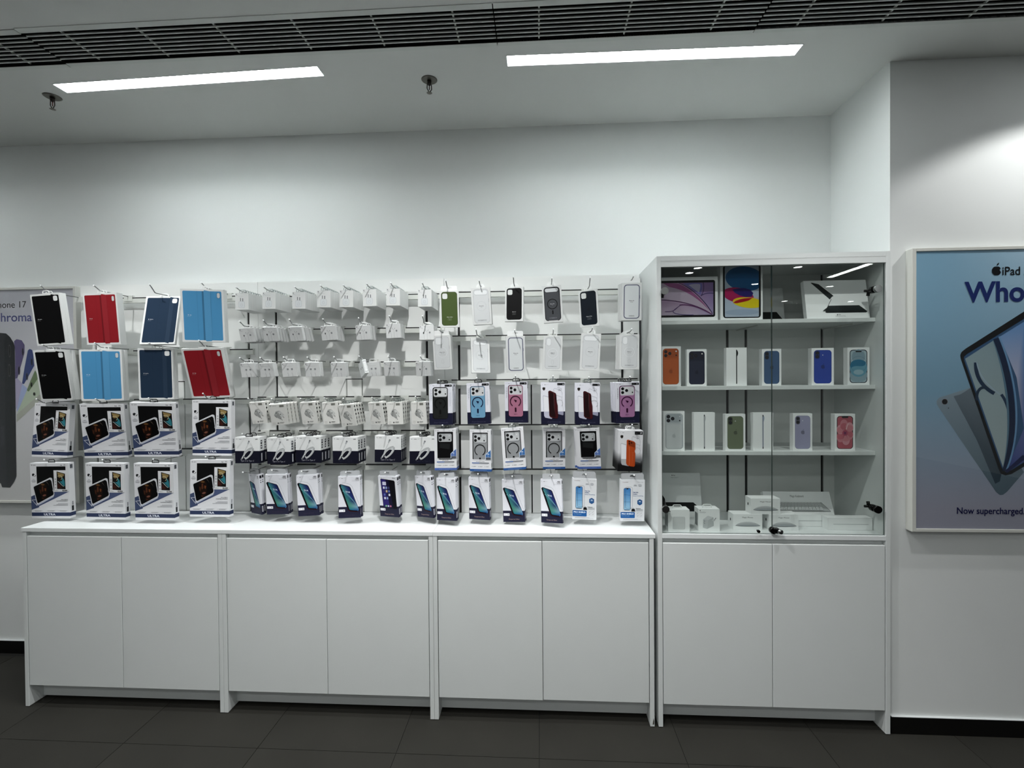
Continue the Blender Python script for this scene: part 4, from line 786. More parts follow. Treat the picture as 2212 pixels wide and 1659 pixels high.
def name_cat(k):
    n = NAME.get(k) or ('tablet_cover_box' if k.startswith('folio') else 'phone_case_box')
    c = CATS.get(k) or {'tablet_cover_box': 'tablet cover box', 'tablet_case_box': 'tablet case box', 'screen_protector_box': 'screen protector box'}.get(n, 'phone case box')
    return n, c
clip_bm = bmesh.new(); B(clip_bm, -.024, .2828, -.0145, .024, .2858, .0165, 0, .0006); B(clip_bm, -.024, .2858, .0140, .024, .3015, .0165)
clip_me = bpy.data.meshes.new('clip_plate'); clip_bm.to_mesh(clip_me); clip_bm.free(); clip_me.materials.append(ALU)
def tube(bm, pts, r, n=8):
    for a, b in zip(pts[:-1], pts[1:]): cyl(bm, a, b, r, None, n)
ROD = {}
def rodmesh(rise):
    k = round(rise, 3)
    if k not in ROD:
        bm = bmesh.new(); tube(bm, [(0, .283, 0), (0, .125, 0), (0, .116, .0012), (0, .107, k*.35), (0, .085, k)], .0024)
        me = bpy.data.meshes.new('rod'); bm.to_mesh(me); bm.free(); me.materials.append(WIRE)
        bm = bmesh.new(); bmesh.ops.create_uvsphere(bm, u_segments=10, v_segments=6, radius=.0038); mt = bpy.data.meshes.new('tip_cap'); bm.to_mesh(mt); bm.free(); mt.materials.append(TIPM)
        for p in mt.polygons: p.use_smooth = True
        ROD[k] = (me, mt)
    return ROD[k]
def child(name, me, parent, loc=(0, 0, 0), label=None):
    o = bpy.data.objects.new(name, me); COL.objects.link(o); o.parent = parent; o.location = loc
    if label: o['label'] = label
    return o
def posem(x, y, z, yaw, pitch, roll):
    return Matrix.Translation((x, y, z)) @ Matrix.Rotation(yaw, 4, 'Z') @ Matrix.Rotation(pitch, 4, 'X') @ Matrix.Rotation(roll, 4, 'Y')
for key, L in GOODS.items():
    u = key[0]; ri = int(key[1])-1; rn = ROWN[u][ri]; zr = RZ[u][ri]
    for ci, (kn, n, pose, (tx, tz)) in enumerate(L):
        k = KIND[kn]; x, y, z, yaw, pitch, roll = pose; M0 = posem(*pose)
        hole = M0 @ Vector((0, k['T']*.45, k['H']/2 + k['dz']))
        hx = .35*tx + .65*hole.x if kn != 'tag_carton' else tx; hz = hole.z; rise = max(.008, min(.036, tz-hz))
        if kn == 'tag_carton': hz = 1.703; rise = .012
        col = ORD[ci+1]; where = f'{col} hook from left, {rn} row, {UNL[u]} panel'
        h = thing('display_hook', (hx, 0, hz), f'metal hook with white tip, {where}', 'hook', f'hooks in the {rn} row of the {UNL[u]} panel')
        rm, tm_ = rodmesh(rise)
        cp = child('clip_plate', clip_me, h, (0, 0, max(-.012, min(.012, zr-.015-hz)))); child('rod', rm, h); child('tip_cap', tm_, h, (0, .084, rise))
        nm, ct = name_cat(kn); step = (k['T'] + .0010)/(math.cos(pitch)*math.cos(yaw)); dsc = DESC[kn]
        if kn == 'charger': step = .0216
        if kn in ('earphone',): step = .028
        if kn == 'adapter': step = .034 if n > 2 else .03
        if kn in ('slim_pill','small_double','small_pro','small_black','slim_dark'): step = .017
        for b in range(n):
            dy = b*step
            if y + dy + k['T'] > .2815 and b: break
            kk = KIND['cable'] if (kn == 'tag_carton' and b) else k
            if b == 0: Mx = M0
            else:
                j = .25 if kn == 'charger' else 1
                yw = yaw + random.uniform(-.010, .010)*j; rl = roll + random.uniform(-.02, .02)*j; px, pz = x + random.uniform(-.002, .002)*j, z
                if kn == 'tag_carton': yw, rl, px, dy = -.05, -.05, 1.957, .075
                if kn in ('slim_frame', 'small_double') and ci == 5: px = x - .0035*b
                if kn == 'mag_magenta': px = x - .005*b
                if kn == 'oak' and ci == 4: px = x - .007*b
                Mx = posem(px, y+dy, pz, yw, pitch, rl)
            o = bpy.data.objects.new(nm, kk['carton']); COL.objects.link(o); o.matrix_world = Mx
            pos = 'front' if b == 0 else ORD[b+1]
            tag(o, f'{pos} {dsc}, {where}', ct, f'{dsc.replace("carton", "cartons")} on the {UNL[u]} panel')
            tb = child('hang_tab', kk['tabm'], o)
            if kk['tab'] in ('loopk',): tb['label'] = 'black plastic hang tab'
            elif kk['tab'] == 'loopc': tb['label'] = 'clear plastic hang tab'
            for pn, me, lb in kk['parts']:
                child(pn, me, o, (0, 0, 0), lb)

# ------------------------------------------------------------------ tall glass cabinet
CX0, CX1, CZ = 3.3404, 4.3553, 2.1489
IX0, IX1 = CX0+.0195, CX1-.0195
cab = thing('display_cabinet', ((CX0+CX1)/2, .2, 0), 'tall white display cabinet with two glass doors above two plain doors', 'cabinet')
box('side_panel', CX0, 0, .003, IX0, .445, CZ, LAM, cab, .0008); box('side_panel', IX1, 0, .003, CX1, .445, CZ, LAM, cab, .0008)
box('top_panel', IX0, .0, 2.127, IX1, .445, CZ-.0005, LAM, cab); box('fascia', IX0, .0006, 2.0995, IX1, .018, 2.127, LAM, cab)
box('cabinet_floor', IX0, .0, .8680, IX1, .37, .8887, LAMT, cab, .0008)
box('top_rail', IX0, .022, .842, IX1, .04, .868, LAM, cab)
xm = 3.8477
for a, b in ((IX0+.003, xm-.0013), (xm+.0013, IX1-.003)): box('door', a, .0005, .1075, b, .019, .8465, LAM, cab, .0015)
box('kick_board', IX0, .070, .013, IX1, .086, .125, LAM, cab); box('inner_floor', IX0, .086, .112, IX1, .42, .128, LAM, cab)
ups = [3.7941, 3.8891, 4.2746]
cuts = [IX0] + [v for u in ups for v in (u-.007, u+.007)] + [IX1]
for i in range(0, len(cuts), 2): box('back_panel', cuts[i], .370, .8887, cuts[i+1], .386, 2.127, PANEL, cab)
for u in ups: box('slotted_upright', u-.011, .379, .889, u+.011, .392, 2.126, SLOT, cab)
box('backing', IX0, .393, .8887, IX1, .403, 2.126, SLOT, cab)
for zt, lb in ((1.8645, 'top inner shelf'), (1.558, 'middle inner shelf'), (1.255, 'lower inner shelf')):
    o = box('shelf', IX0+.0008, .065, zt-.018, IX1-.0008, .369, zt, LAM, cab, .0008); o['label'] = lb
    for u in (3.8415, 4.2746): box('shelf_bracket', u-.0012, .13, zt-.024, u+.0012, .372, zt-.0182, ALU, cab)
def pane(x0, x1):
    bm = bmesh.new(); cx = (x0+x1)/2; B(bm, x0-cx, 0, 0, x1-cx, .006, 1.204)
    for f in bm.faces: f.material_index = 0 if abs(f.normal.y) > .5 else 1
    bm.normal_update()
    for f in bm.faces: f.material_index = 0 if abs(f.normal.y) > .5 else 1
    o = meshobj('glass_door', bm, [GLS, GLE], cab); o.location = Vector((cx, .004, .8925)) - cab.location; return o
gd1 = pane(IX0+.0025, 3.8470); gd2 = pane(3.8500, IX1-.0045)
def hinge(x, z, s, up, par, capm):
    bm = bmesh.new(); cyl(bm, (0, -.013, 0), (0, .0, 0), .0165, None, 24); 
    o = meshobj('hinge', bm, capm, par); o.location = Vector((x, .004, z)) - cab.location - par.location
    bm = bmesh.new(); cyl(bm, (0, .006, 0), (0, .030, 0), .0155, None, 20); cyl(bm, (0, .03, 0), (-s*.004, .050, up*.004), .0085, None, 12); cyl(bm, (-s*.004, .044, up*.002), (-s*.004, .050, up*.022), .007, None, 10); cyl(bm, (-s*.02, .048, 0), (s*.028, .048, 0), .006, None, 10)
    h = meshobj('hinge_body', bm, BCHR, par); h.location = o.location; o['label'] = 'round metal hinge cap'
for z, cm in ((1.9905, CHROME), (1.0022, CHROME)): hinge(3.3745, z, -1, 1 if z < 1.5 else -1, gd1, cm)
for z, cm in ((1.9837, CHROME), (1.0072, BCHR)): hinge(4.2985, z, 1, 1 if z < 1.5 else -1, gd2, cm)
lk = thing('door_lock', (3.8505, -.002, .9110), 'black metal lock clamped over the joint of the two glass doors', 'lock')
bm = bmesh.new(); cyl(bm, (-.004, .006, 0), (-.004, -.014, 0), .0150, .0145, 18); B(bm, -.006, -.018, -.011, .018, .004, .013, 0, .003); meshobj('lock_body', bm, BCHR, lk)
bm = bmesh.new(); cyl(bm, (.012, -.012, .001), (.0225, -.028, -.001), .0105, .0100, 18); meshobj('barrel', bm, CHROME, lk, False)
bm = bmesh.new(); cyl(bm, (.0225, -.028, -.001), (.0236, -.0297, -.0011), .0088, .0085, 16); meshobj('key_face', bm, BCHR, lk)
o = None; bm = bmesh.new(); cyl(bm, (0, .004, 0), (0, -.008, 0), .0035, None, 10); cyl(bm, (0, -.008, 0), (0, -.015, 0), .0072, .0065, 16); o = meshobj('door_knob', bm, BCHR, gd1); o.location = Vector((3.7815, 0, .9075)) - cab.location - gd1.location

# ------------------------------------------------------------------ goods in the cabinet
def shelfbox(name, x0, x1, z0, z1, y, T, label, cat, arts, pitch=0, yaw=0, base='#eff1f1', grp=None, m=None, tab=None, sideart=None):
    W, H = x1-x0, z1-z0; me = carton('carton', W, H, T, [(0, 1, base)])
    o = bpy.data.objects.new(name, me); COL.objects.link(o)
    # stands on its lower front edge; a leaning box turns about that edge
    o.matrix_world = Matrix.Translation(((x0+x1)/2, y, z0)) @ Matrix.Rotation(yaw, 4, 'Z') @ Matrix.Rotation(-pitch, 4, 'X') @ Matrix.Translation((0, 0, H/2 + .0004))
    if pitch:
        pass
    tag(o, label, cat, grp)
    for pn, fn, mm, lb in arts:
        a = Art(W, H, T, eps=7e-5); fn(a); pm = a.mesh(pn); pm.materials.append(mm or CARD); child(pn, pm, o, (0, 0, 0), lb)
    return o
def lens2(a, x, y, rx, c):
    a.rr(x-rx*1.9, y, x+rx*1.9, y+.215, .05, mixc(c, '#000000', .45)); 
    for d in (.06, .155): a.el(x, y+d, .040, .040, '#08080c'); a.el(x, y+d, .020, .020, '#1c1c26')
def phone_back(c, model):
    def f(a):
        e = mixc(c, '#000000', .25)
        if model == 'pro':
            a.rr(.10, .055, .90, .955, .075, e); a.rr(.115, .06, .885, .95, .07, c); a.rr(.13, .075, .87, .285, .05, mixc(c, '#000000', .12)); a.rr(.135, .32, .865, .94, .05, mixc(c, '#ffffff', .04)); a.line([(.12,.315),(.88,.315)], .004, e)
            for x, y in ((.25, .135), (.25, .23), (.45, .18)): a.el(x, y, .041, .041, mixc(c, '#000000', .6)); a.el(x, y, .033, .033, '#0a0a0e'); a.el(x, y, .015, .015, '#22222c')
            a.el(.765, .125, .018, .018, '#e0dcd8'); a.el(.765, .225, .017, .017, '#0d0a0c'); appl(a, .5, .62, .05, mixc(c, '#000000', .14))
        else:
            a.rr(.10, .055, .90, .955, .085, e); a.rr(.115, .06, .885, .95, .08, c); lens2(a, .255, .075, .06, c); a.el(.50, .19, .012, .012, '#dfe2e4'); appl(a, .51, .50, .055, mixc(c, '#000000', .28))
    return f
def phone_side(c, body):
    def f(a):
        a.rr(.475, .055, .525, .95, .006, body); a.bezfill([((.525,.075),(.585,.10),(.60,.17),(.525,.235)), ((.525,.235),(.52,.18),(.52,.12),(.525,.075))], c); a.rect(.478,.06,.522,.10,'#15161a'); a.rect(.478,.90,.522,.945,'#15161a'); a.rect(.49,.12,.497,.88,mixc(body,'#ffffff',.3))
    return f
def teal(a):
    a.rr(.10,.06,.90,.95,.085,'#16202a'); a.rr(.135,.08,.865,.93,.07,'#9db2bb')
    a.el(.50,.25,.17,.20,'#7f9aa6'); a.el(.50,.74,.23,.18,'#86a0ab'); a.rr(.22,.09,.78,.11,.01,'#9db2bb'); a.el(.5,.55,.225,.235,'#5f97ac'); a.bezfill([((.16,.40),(.30,.30),(.70,.30),(.84,.40)), ((.84,.40),(.80,.60),(.35,.42),(.16,.55)), ((.16,.55),(.13,.50),(.13,.45),(.16,.40))], '#1e6b8c'); a.ring(.5,.45,.215,.004,'#24566c'); a.ring(.5,.74,.215,.004,'#5b7c8a',ry=.20); a.el(.5,.66,.13,.07,'#8fb0bd')
    a.rr(.36,.09,.64,.125,.02,'#0a0d12')
def pinkp(a):
    a.rr(.10,.055,.90,.955,.085,'#1a1014'); a.rr(.135,.07,.865,.94,.07,'#a8505c')
    for i in range(6):
        t = i*60+20
        for r0, c, w_ in ((.30,'#c27a84',.13),(.22,'#b8606c',.09)):
            cx, cy = .5+.36*math.cos(math.radians(t))*.8, .5+r0*.75*math.sin(math.radians(t)); a.el(min(.72,max(.28,cx)), cy, .10, w_, mixc(c,'#e8c4c6',.25 if i % 2 else .0), 16)
    a.el(.5,.52,.075,.075,'#a8455f'); a.el(.5,.52,.035,.035,'#6a2350'); a.line([(.5,.52),(.30,.35)],.010,'#7a2c52',True); a.line([(.5,.52),(.72,.40)],.010,'#7a2c52',True); a.line([(.5,.52),(.36,.72)],.010,'#7a2c52',True); a.line([(.5,.52),(.66,.70)],.010,'#7a2c52',True); a.line([(.55,.42),(.64,.28),(.70,.24)],.014,'#ecd2d2',True)
    a.rr(.34,.065,.66,.105,.02,'#0b070a')
SD = 'phone_picture'; G2 = 'phone cartons on the middle cabinet shelf'; G3 = 'phone cartons on the lower cabinet shelf'
def pb(x0, x1, z0, z1, y, label, f, grp, mm=GLOSSY): return shelfbox('phone_box', x0, x1, z0, z1, y, .030, label, 'phone box', [(SD, f, mm, None)], grp=grp)
pb(3.3795,3.4725,1.558,1.7460,.09,'white carton picturing an orange phone, left end of middle shelf',phone_back('#b8541c','pro'),G2)
pb(3.501,3.5912,1.558,1.7310,.09,'white carton picturing a dark navy phone with three lenses',phone_back('#141a30','pro'),G2)
pb(3.6818,3.775,1.558,1.7365,.09,'white carton showing a thin black phone edge-on, middle shelf',phone_side('#0b0c0e','#0b0c0e'),G2)
pb(3.844,3.9312,1.558,1.7285,.09,'white carton with steel blue phone behind the glass door joint',phone_back('#3c587c','two'),G2)
pb(4.0678,4.1670,1.558,1.7300,.09,'white carton picturing a bright royal blue phone, middle shelf',phone_back('#24409a','two'),G2)
pb(4.2277,4.3255,1.558,1.7308,.09,'white carton with teal bubble phone screen, right end of middle shelf',teal,G2)
def silver(a):
    a.rr(.10,.055,.92,.955,.075,'#7f878c'); a.rr(.11,.058,.895,.95,.07,'#c3c8cb'); a.rr(.125,.07,.87,.285,.06,'#a9b0b5'); a.rr(.13,.32,.865,.94,.05,'#cdd1d2'); a.rro(.13,.32,.865,.94,.05,.003,'#9aa0a4')
    for x, y in ((.24,.135),(.24,.235),(.44,.185)): a.el(x,y,.046,.046,'#07080c'); a.el(x,y,.018,.018,'#1b1c28')
    a.el(.77,.235,.018,.018,'#07080c'); a.el(.77,.13,.014,.014,'#dfe2e4'); appl(a,.5,.62,.05,'#b5babc')
pb(3.3873,3.4854,1.255,1.4402,.08,'white carton picturing a silver phone, left end of lower shelf',silver,G3)
pb(3.5285,3.6242,1.255,1.4342,.08,'white carton with silver phone edge-on, between silver and green phones',phone_side('#c9ccce','#8d9296'),G3)
pb(3.6721,3.7632,1.255,1.4258,.08,'white carton picturing a sage green phone, lower shelf',phone_back('#667058','two'),G3)
pb(3.7985,3.8882,1.255,1.4320,.08,'white carton with grey phone edge-on behind the glass door joint',phone_side('#aab4c4','#6f7a90'),G3)
pb(3.9811,4.0673,1.255,1.4268,.085,'white carton picturing a pale lavender phone, lower shelf',phone_back('#9a9ab6','two'),G3)
pb(4.168,4.2583,1.255,1.4245,.085,'white carton with pink flower phone screen, right end of lower shelf',pinkp,G3)
# top shelf
def purple(a):
    a.rr(-.0,.075,.955,.92,.045,'#07060b')
    a.grad(.05,.13,.925,.87,6,4, lambda x, y: mixc(mixc('#8a5a86','#b2a6b8',min(1,y*1.1)), '#6a62a0', max(0,(x-.55)*1.6)*(1-y*.5)))
    a.bezfill([((.05,.13),(.05,.13),(.30,.13),(.34,.14)), ((.34,.14),(.55,.22),(.80,.55),(.90,.84)), ((.90,.84),(.60,.62),(.35,.52),(.05,.50)), ((.05,.50),(.05,.4),(.05,.2),(.05,.13))], '#b3a3b6')
    a.bezfill([((.10,.13),(.25,.13),(.32,.14),(.36,.15)), ((.36,.15),(.56,.25),(.78,.55),(.90,.84)), ((.90,.84),(.70,.50),(.45,.24),(.10,.20))], '#8f4f7e')
    a.bezfill([((.42,.14),(.55,.13),(.65,.13),(.74,.14)), ((.74,.14),(.76,.28),(.72,.38),(.72,.42)), ((.72,.42),(.62,.34),(.52,.22),(.42,.14))], '#6c66a4'); a.bezfill([((.52,.18),(.58,.16),(.66,.15),(.71,.17)), ((.71,.17),(.72,.25),(.70,.32),(.69,.36)), ((.69,.36),(.63,.30),(.57,.24),(.52,.18))], '#a9a3bb')
    a.bez((.36,.14),(.60,.26),(.80,.58),(.91,.85),.020,'#241a48'); a.bez((.34,.135),(.57,.25),(.78,.58),(.90,.85),.007,'#d9b8d2')
    a.bez((.05,.51),(.40,.53),(.70,.66),(.90,.86),.018,'#4a2350'); a.bez((.05,.545),(.40,.56),(.66,.68),(.90,.86),.006,'#c6a8c8')
    a.bez((.37,.64),(.55,.60),(.75,.74),(.90,.86),.024,'#5a2c5c'); a.bez((.27,.80),(.24,.76),(.34,.70),(.38,.64),.012,'#3f2a60'); a.bez((.13,.78),(.20,.79),(.28,.80),(.34,.68),.013,'#4f2f62'); a.bez((.27,.80),(.30,.85),(.45,.87),(.60,.865),.012,'#4a3a78')
    a.bez((.76,.13),(.78,.28),(.76,.36),(.72,.44),.014,'#2a2458'); a.bez((.72,.44),(.76,.38),(.86,.36),(.925,.38),.014,'#2a2458')
def multi(a):
    a.rr(.06,-.02+.03,.955,.965,.055,'#06070a'); a.rr(.105,.03,.91,.945,.02,'#a9b6c6')
    a.poly([(.105,.05),(.105,.32),(.14,.44),(.105,.46)], '#a9b6c6')
    cl = lambda pts, c: a.poly([(min(.91,max(.105,x)), y) for x, y in pts], c)
    E = lambda cx, cy, rx, ry, t=0: [(cx+rx*math.cos(u)*math.cos(t)-ry*math.sin(u)*math.sin(t), cy+rx*math.cos(u)*math.sin(t)+ry*math.sin(u)*math.cos(t)) for u in [2*math.pi*i/40 for i in range(40)]]
    cl(E(.58,.26,.46,.22,.08), '#18588c'); cl(E(.42,.555,.37,.135,.14), '#a31553'); cl([(.28,.45),(.40,.43),(.56,.425),(.70,.455),(.78,.52),(.74,.58),(.60,.59),(.46,.56),(.34,.51)], '#241a62'); cl(E(.66,.69,.37,.095,.08), '#d9c412'); cl([(.30,.69),(.36,.655),(.48,.625),(.62,.605),(.76,.61),(.66,.655),(.52,.68),(.38,.70)], '#a3101c'); a.el(.51,.86,.30,.055,'#98a8bd'); a.bez((.29,.69),(.36,.62),(.60,.59),(.91,.61),.005,'#ef9a5c')
def kbd(c, x0, x1, y0, y1, a, up=True):
    a.poly([(x0,y1-.02),(x0+.06,y0),(x1-.12,y0),(x1,y1-.03),(x1-.02,y1),(x0+.02,y1)], c)
def folio_kb(a):
    a.poly([(.115,.055),(.22,.10),(.44,.42),(.395,.505)], '#22292a'); a.poly([(.115,.055),(.13,.05),(.24,.095),(.46,.41),(.44,.43)], '#161b1c'); a.line([(.42,.49),(.31,.80)], .012, '#161b1c'); kbd('#171c1d', .30, .97, .665, .855, a)
    for j in range(4):
        for i in range(11): x = .345+i*.048+j*.012; a.rect(x, .685+j*.034, x+.034, .708+j*.034, '#222a2b')
    a.poly([(.26,.80),(.31,.80),(.36,.72),(.33,.72)], '#161b1c'); appl(a, .485, .905, .014, '#2c2f30'); a.text('iPad', .50, .905, .022, '#2c2f30', bold=.02); a.text('Smart Keyboard Folio', .53, .945, .020, '#4c5051', 'c')
def dark_kb(a): kbd('#101314', .05, .96, .66, .90, a); a.poly([(.05,.10),(.18,.14),(.42,.50),(.36,.60)], '#14181a'); a.text('Magic Keyboard', .5, .945, .02, '#3c4041', 'c')
shelfbox('tablet_box',3.3625,3.6420,1.8645,2.0686,.085,.045,'wide white carton picturing a purple tablet, left of top cabinet shelf','tablet box',[('tablet_picture',purple,GLOSSY,None)])
shelfbox('tablet_box',3.6538,3.8455,1.8645,2.1225,.085,.045,'upright white carton picturing a blue, crimson and yellow tablet','tablet box',[('tablet_picture',multi,GLOSSY,None)])
shelfbox('keyboard_box',3.8150,4.0540,1.8645,2.0550,.300,.028,'keyboard carton at the back of the top shelf, mostly behind others','keyboard box',[('keyboard_picture',dark_kb,CARD,None)],pitch=.14)
shelfbox('keyboard_box',4.0420,4.3220,1.8645,2.0480,.080,.026,'white carton picturing a folding tablet keyboard, right of top shelf','keyboard box',[('keyboard_picture',folio_kb,CARD,None)],pitch=.17)
# cabinet floor
def folk2(a):
    appl(a, .455, .055, .012, '#2c2f30'); a.text('iPad', .475, .056, .020, '#2c2f30', bold=.02); a.text('Magic Keyboard', .50, .105, .018, '#5c6061', 'c')
    a.poly([(.06,.22),(.10,.24),(.29,.58),(.30,.74),(.24,.80),(.06,.80)], '#0c0f10'); a.poly([(.06,.42),(.09,.44),(.09,.74),(.06,.74)], '#a6aaab'); a.line([(.30,.72),(.24,.86)], .02, '#0c0f10'); a.poly([(.30,.66),(.84,.66),(.97,.80),(.95,.86),(.30,.86)], '#0f1213')
shelfbox('keyboard_box',3.3680,3.6250,.8887,1.1120,.255,.030,'large white keyboard carton leaning at the back left of cabinet floor','keyboard box',[('keyboard_picture',folk2,CARD,None)],pitch=.19)
def mk(a):
    a.text('Magic Keyboard', .5, .14, .070, '#2c2f30', 'c', bold=0, wid=.20)
    a.poly([(.10,.58),(.16,.33),(.84,.33),(.955,.60),(.955,.625),(.10,.62)], '#b4b7b7'); a.poly([(.10,.59),(.955,.60),(.955,.625),(.10,.625)], '#8c8f90'); a.line([(.84,.33),(.955,.60)], .010, '#5a5d5f')
    for j in range(5):
        for i in range(14):
            x = .165+i*.0475+j*.004*(i-7)/3; x += j*-.008; w_ = .034+j*.0012; y = .345+j*.049; a.rect(x, y, x+w_, y+.034, '#dcdfdf'); 
            a.line([(x, y+.036),(x+w_, y+.036)], .010, '#707476'); a.rect(x+w_*.4, y+.01, x+w_*.6, y+.022, '#7c7f80')
shelfbox('keyboard_box',3.9080,4.2260,.8887,1.0440,.165,.028,'long white keyboard carton leaning behind the mouse cartons','keyboard box',[('keyboard_picture',mk,CARD,None)],pitch=.42)
def adapterbox(x0, x1, y, label, fn):
    o = shelfbox('power_adapter_box', x0, x1, .8887, .9905, y, .060, label, 'charger box', [('adapter_picture', fn, CARD, None)], grp='charger cartons on the cabinet floor')
    bm = bmesh.new(); z = (.9905-.8887)/2; pts = [(-.019,.0),(-.019,.010),(-.015,.0145),(.015,.0145),(.019,.010),(.019,.0)]
    for p, q in zip(pts[:-1], pts[1:]): cyl(bm, (p[0], .028, z+p[1]), (q[0], .028, z+q[1]), .0022, None, 6)
    me = bpy.data.meshes.new('handle'); bm.to_mesh(me); bm.free(); me.materials.append(TABW); child('handle', me, o)
def ad1(a):
    appl(a,.085,.075,.026,'#17181a'); a.text('85W', .06, .15, .022, '#55585a', bold=.02); a.text('Power Adapter', .06, .19, .020, '#8a8d8f'); a.rr(.21,.32,.79,.885,.06,'#c9cccd'); a.rr(.215,.325,.775,.875,.055,'#d3d6d6'); a.rro(.21,.32,.79,.885,.06,.004,'#a0a4a5'); a.side(.1,.9,.25,.8,'#b6babb','L')
def ad2(a):
    appl(a,.075,.065,.024,'#17181a'); a.text('35W Dual USB-C Port', .05, .135, .024, '#3c3f41', bold=.02, wid=.30); a.text('Power Adapter', .05, .175, .022, '#8a8d8f', wid=.28)
    a.poly([(.22,.46),(.44,.30),(.70,.37),(.72,.76),(.40,.90),(.20,.84)], '#c1c5c6'); a.poly([(.22,.46),(.44,.30),(.70,.37),(.46,.50)], '#d0d3d4'); a.poly([(.46,.50),(.70,.37),(.72,.76),(.40,.90)], '#b6babb'); a.el(.70,.50,.06,.05,'#c9cccd'); a.line([(.74,.50),(.80,.42)], .03, '#a3a7a8'); a.el(.81,.41,.018,.018,'#55585a'); a.line([(.24,.53),(.30,.56)], .018, '#55585a'); a.line([(.24,.62),(.30,.65)], .018, '#55585a'); a.side(.2,.8,.22,.8,'#7e8384','L')
adapterbox(3.3945,3.4915,.030,'white handled charger carton, first on the cabinet floor from left',ad1)
adapterbox(3.5363,3.6318,.044,'white handled charger carton picturing a two-port adapter',ad2)
def ms(a):
    a.text('Magic Mouse', .5, .20, .085, '#26292b', 'c', bold=0, wid=.37)
    a.bezfill([((.07,.735),(.25,.44),(.70,.40),(.94,.735)), ((.94,.735),(.88,.80),(.15,.80),(.07,.735))], '#c2c5c7'); a.bez((.07,.735),(.25,.42),(.70,.38),(.94,.735), .008, '#85898b'); a.bez((.09,.73),(.28,.56),(.66,.54),(.92,.73), .012, '#5f6365'); a.bezfill([((.12,.735),(.30,.60),(.66,.58),(.90,.735)), ((.90,.735),(.70,.76),(.30,.76),(.12,.735))], '#a6abae'); a.bezfill([((.07,.73),(.20,.765),(.80,.765),(.94,.73)), ((.94,.73),(.86,.80),(.16,.80),(.07,.73))], '#23272f'); a.side(.42,.58,.36,.52,'#17181a','L'); a.side(.3,.42,.4,.5,'#17181a','L') if False else None
MG = 'mouse cartons on the cabinet floor'
shelfbox('mouse_box',3.7020,3.8331,.8887,.9615,.068,.062,'white mouse carton, bottom left of the three mouse cartons','mouse box',[('mouse_picture',ms,CARD,None)],grp=MG)
shelfbox('mouse_box',3.8650,3.9961,.8887,.9615,.068,.062,'white mouse carton, bottom right of three, behind the lock','mouse box',[('mouse_picture',ms,CARD,None)],grp=MG)
shelfbox('mouse_box',3.7835,3.9150,.9618,1.0345,.070,.062,'white mouse carton stacked on top of two others','mouse box',[('mouse_picture',ms,CARD,None)],grp=MG)
def pen(a, fl=False):
    x0, x1 = (.12,.88); a.rr(x0,.50,x1,.545,.02,'#b7bbbc'); a.rect(x0+.02,.535,x1-.02,.545,'#9a9ea0'); a.poly([(x1,.50),(x1+.05,.525),(x1,.545)] if not fl else [(x0,.50),(x0-.05,.47),(x0,.54)], '#9a9ea0'); a.rro(.003,.01,.997,.99,.002,.008,'#c3c7c7')
shelfbox('stylus_box',3.9985,4.1880,.8887,.9450,.128,.045,'slim white stylus carton behind another, right of the mouse cartons','stylus box',[('stylus_picture',lambda a: pen(a,True),CARD,None)],grp='stylus cartons on the cabinet floor')
shelfbox('stylus_box',4.1330,4.3310,.8887,.9450,.078,.045,'slim white stylus carton at the right end of the cabinet floor','stylus box',[('stylus_picture',pen,CARD,None)],grp='stylus cartons on the cabinet floor')

# ------------------------------------------------------------------ posters
def poster(x0, x1, z0, z1, yf, yb, label, art, fw=.018):
    t = thing('poster', ((x0+x1)/2, yb, z0), label, 'poster')
    box('frame_side', x0, yf, z0, x0+fw, yb-.0005, z1, FRM, t, .0015); box('frame_side', x1-fw, yf, z0, x1, yb-.0005, z1, FRM, t, .0015)
    box('frame_top', x0+fw, yf, z1-.0145, x1-fw, yb-.0005, z1, FRM, t, .0015); box('frame_bottom', x0+fw, yf, z0, x1-fw, yb-.0005, z0+.0145, FRM, t, .0015)
    box('backing', x0+fw, yf+.0065, z0+.0145, x1-fw, yb-.001, z1-.0145, FRM, t)
    W, H = x1-x0-2*fw, z1-z0-.029; a = Art(W, H, .01, eps=7e-5); art(a); me = a.mesh('printed_sheet'); me.materials.append(GLOSSY)
    o = child('printed_sheet', me, t, (0, yf+.0064-yb, (z1-z0)/2))
    p = box('cover_glass', x0+fw, yf+.001, z0+.0145, x1-fw, yf+.0018, z1-.0145, PGL, t)
    return t
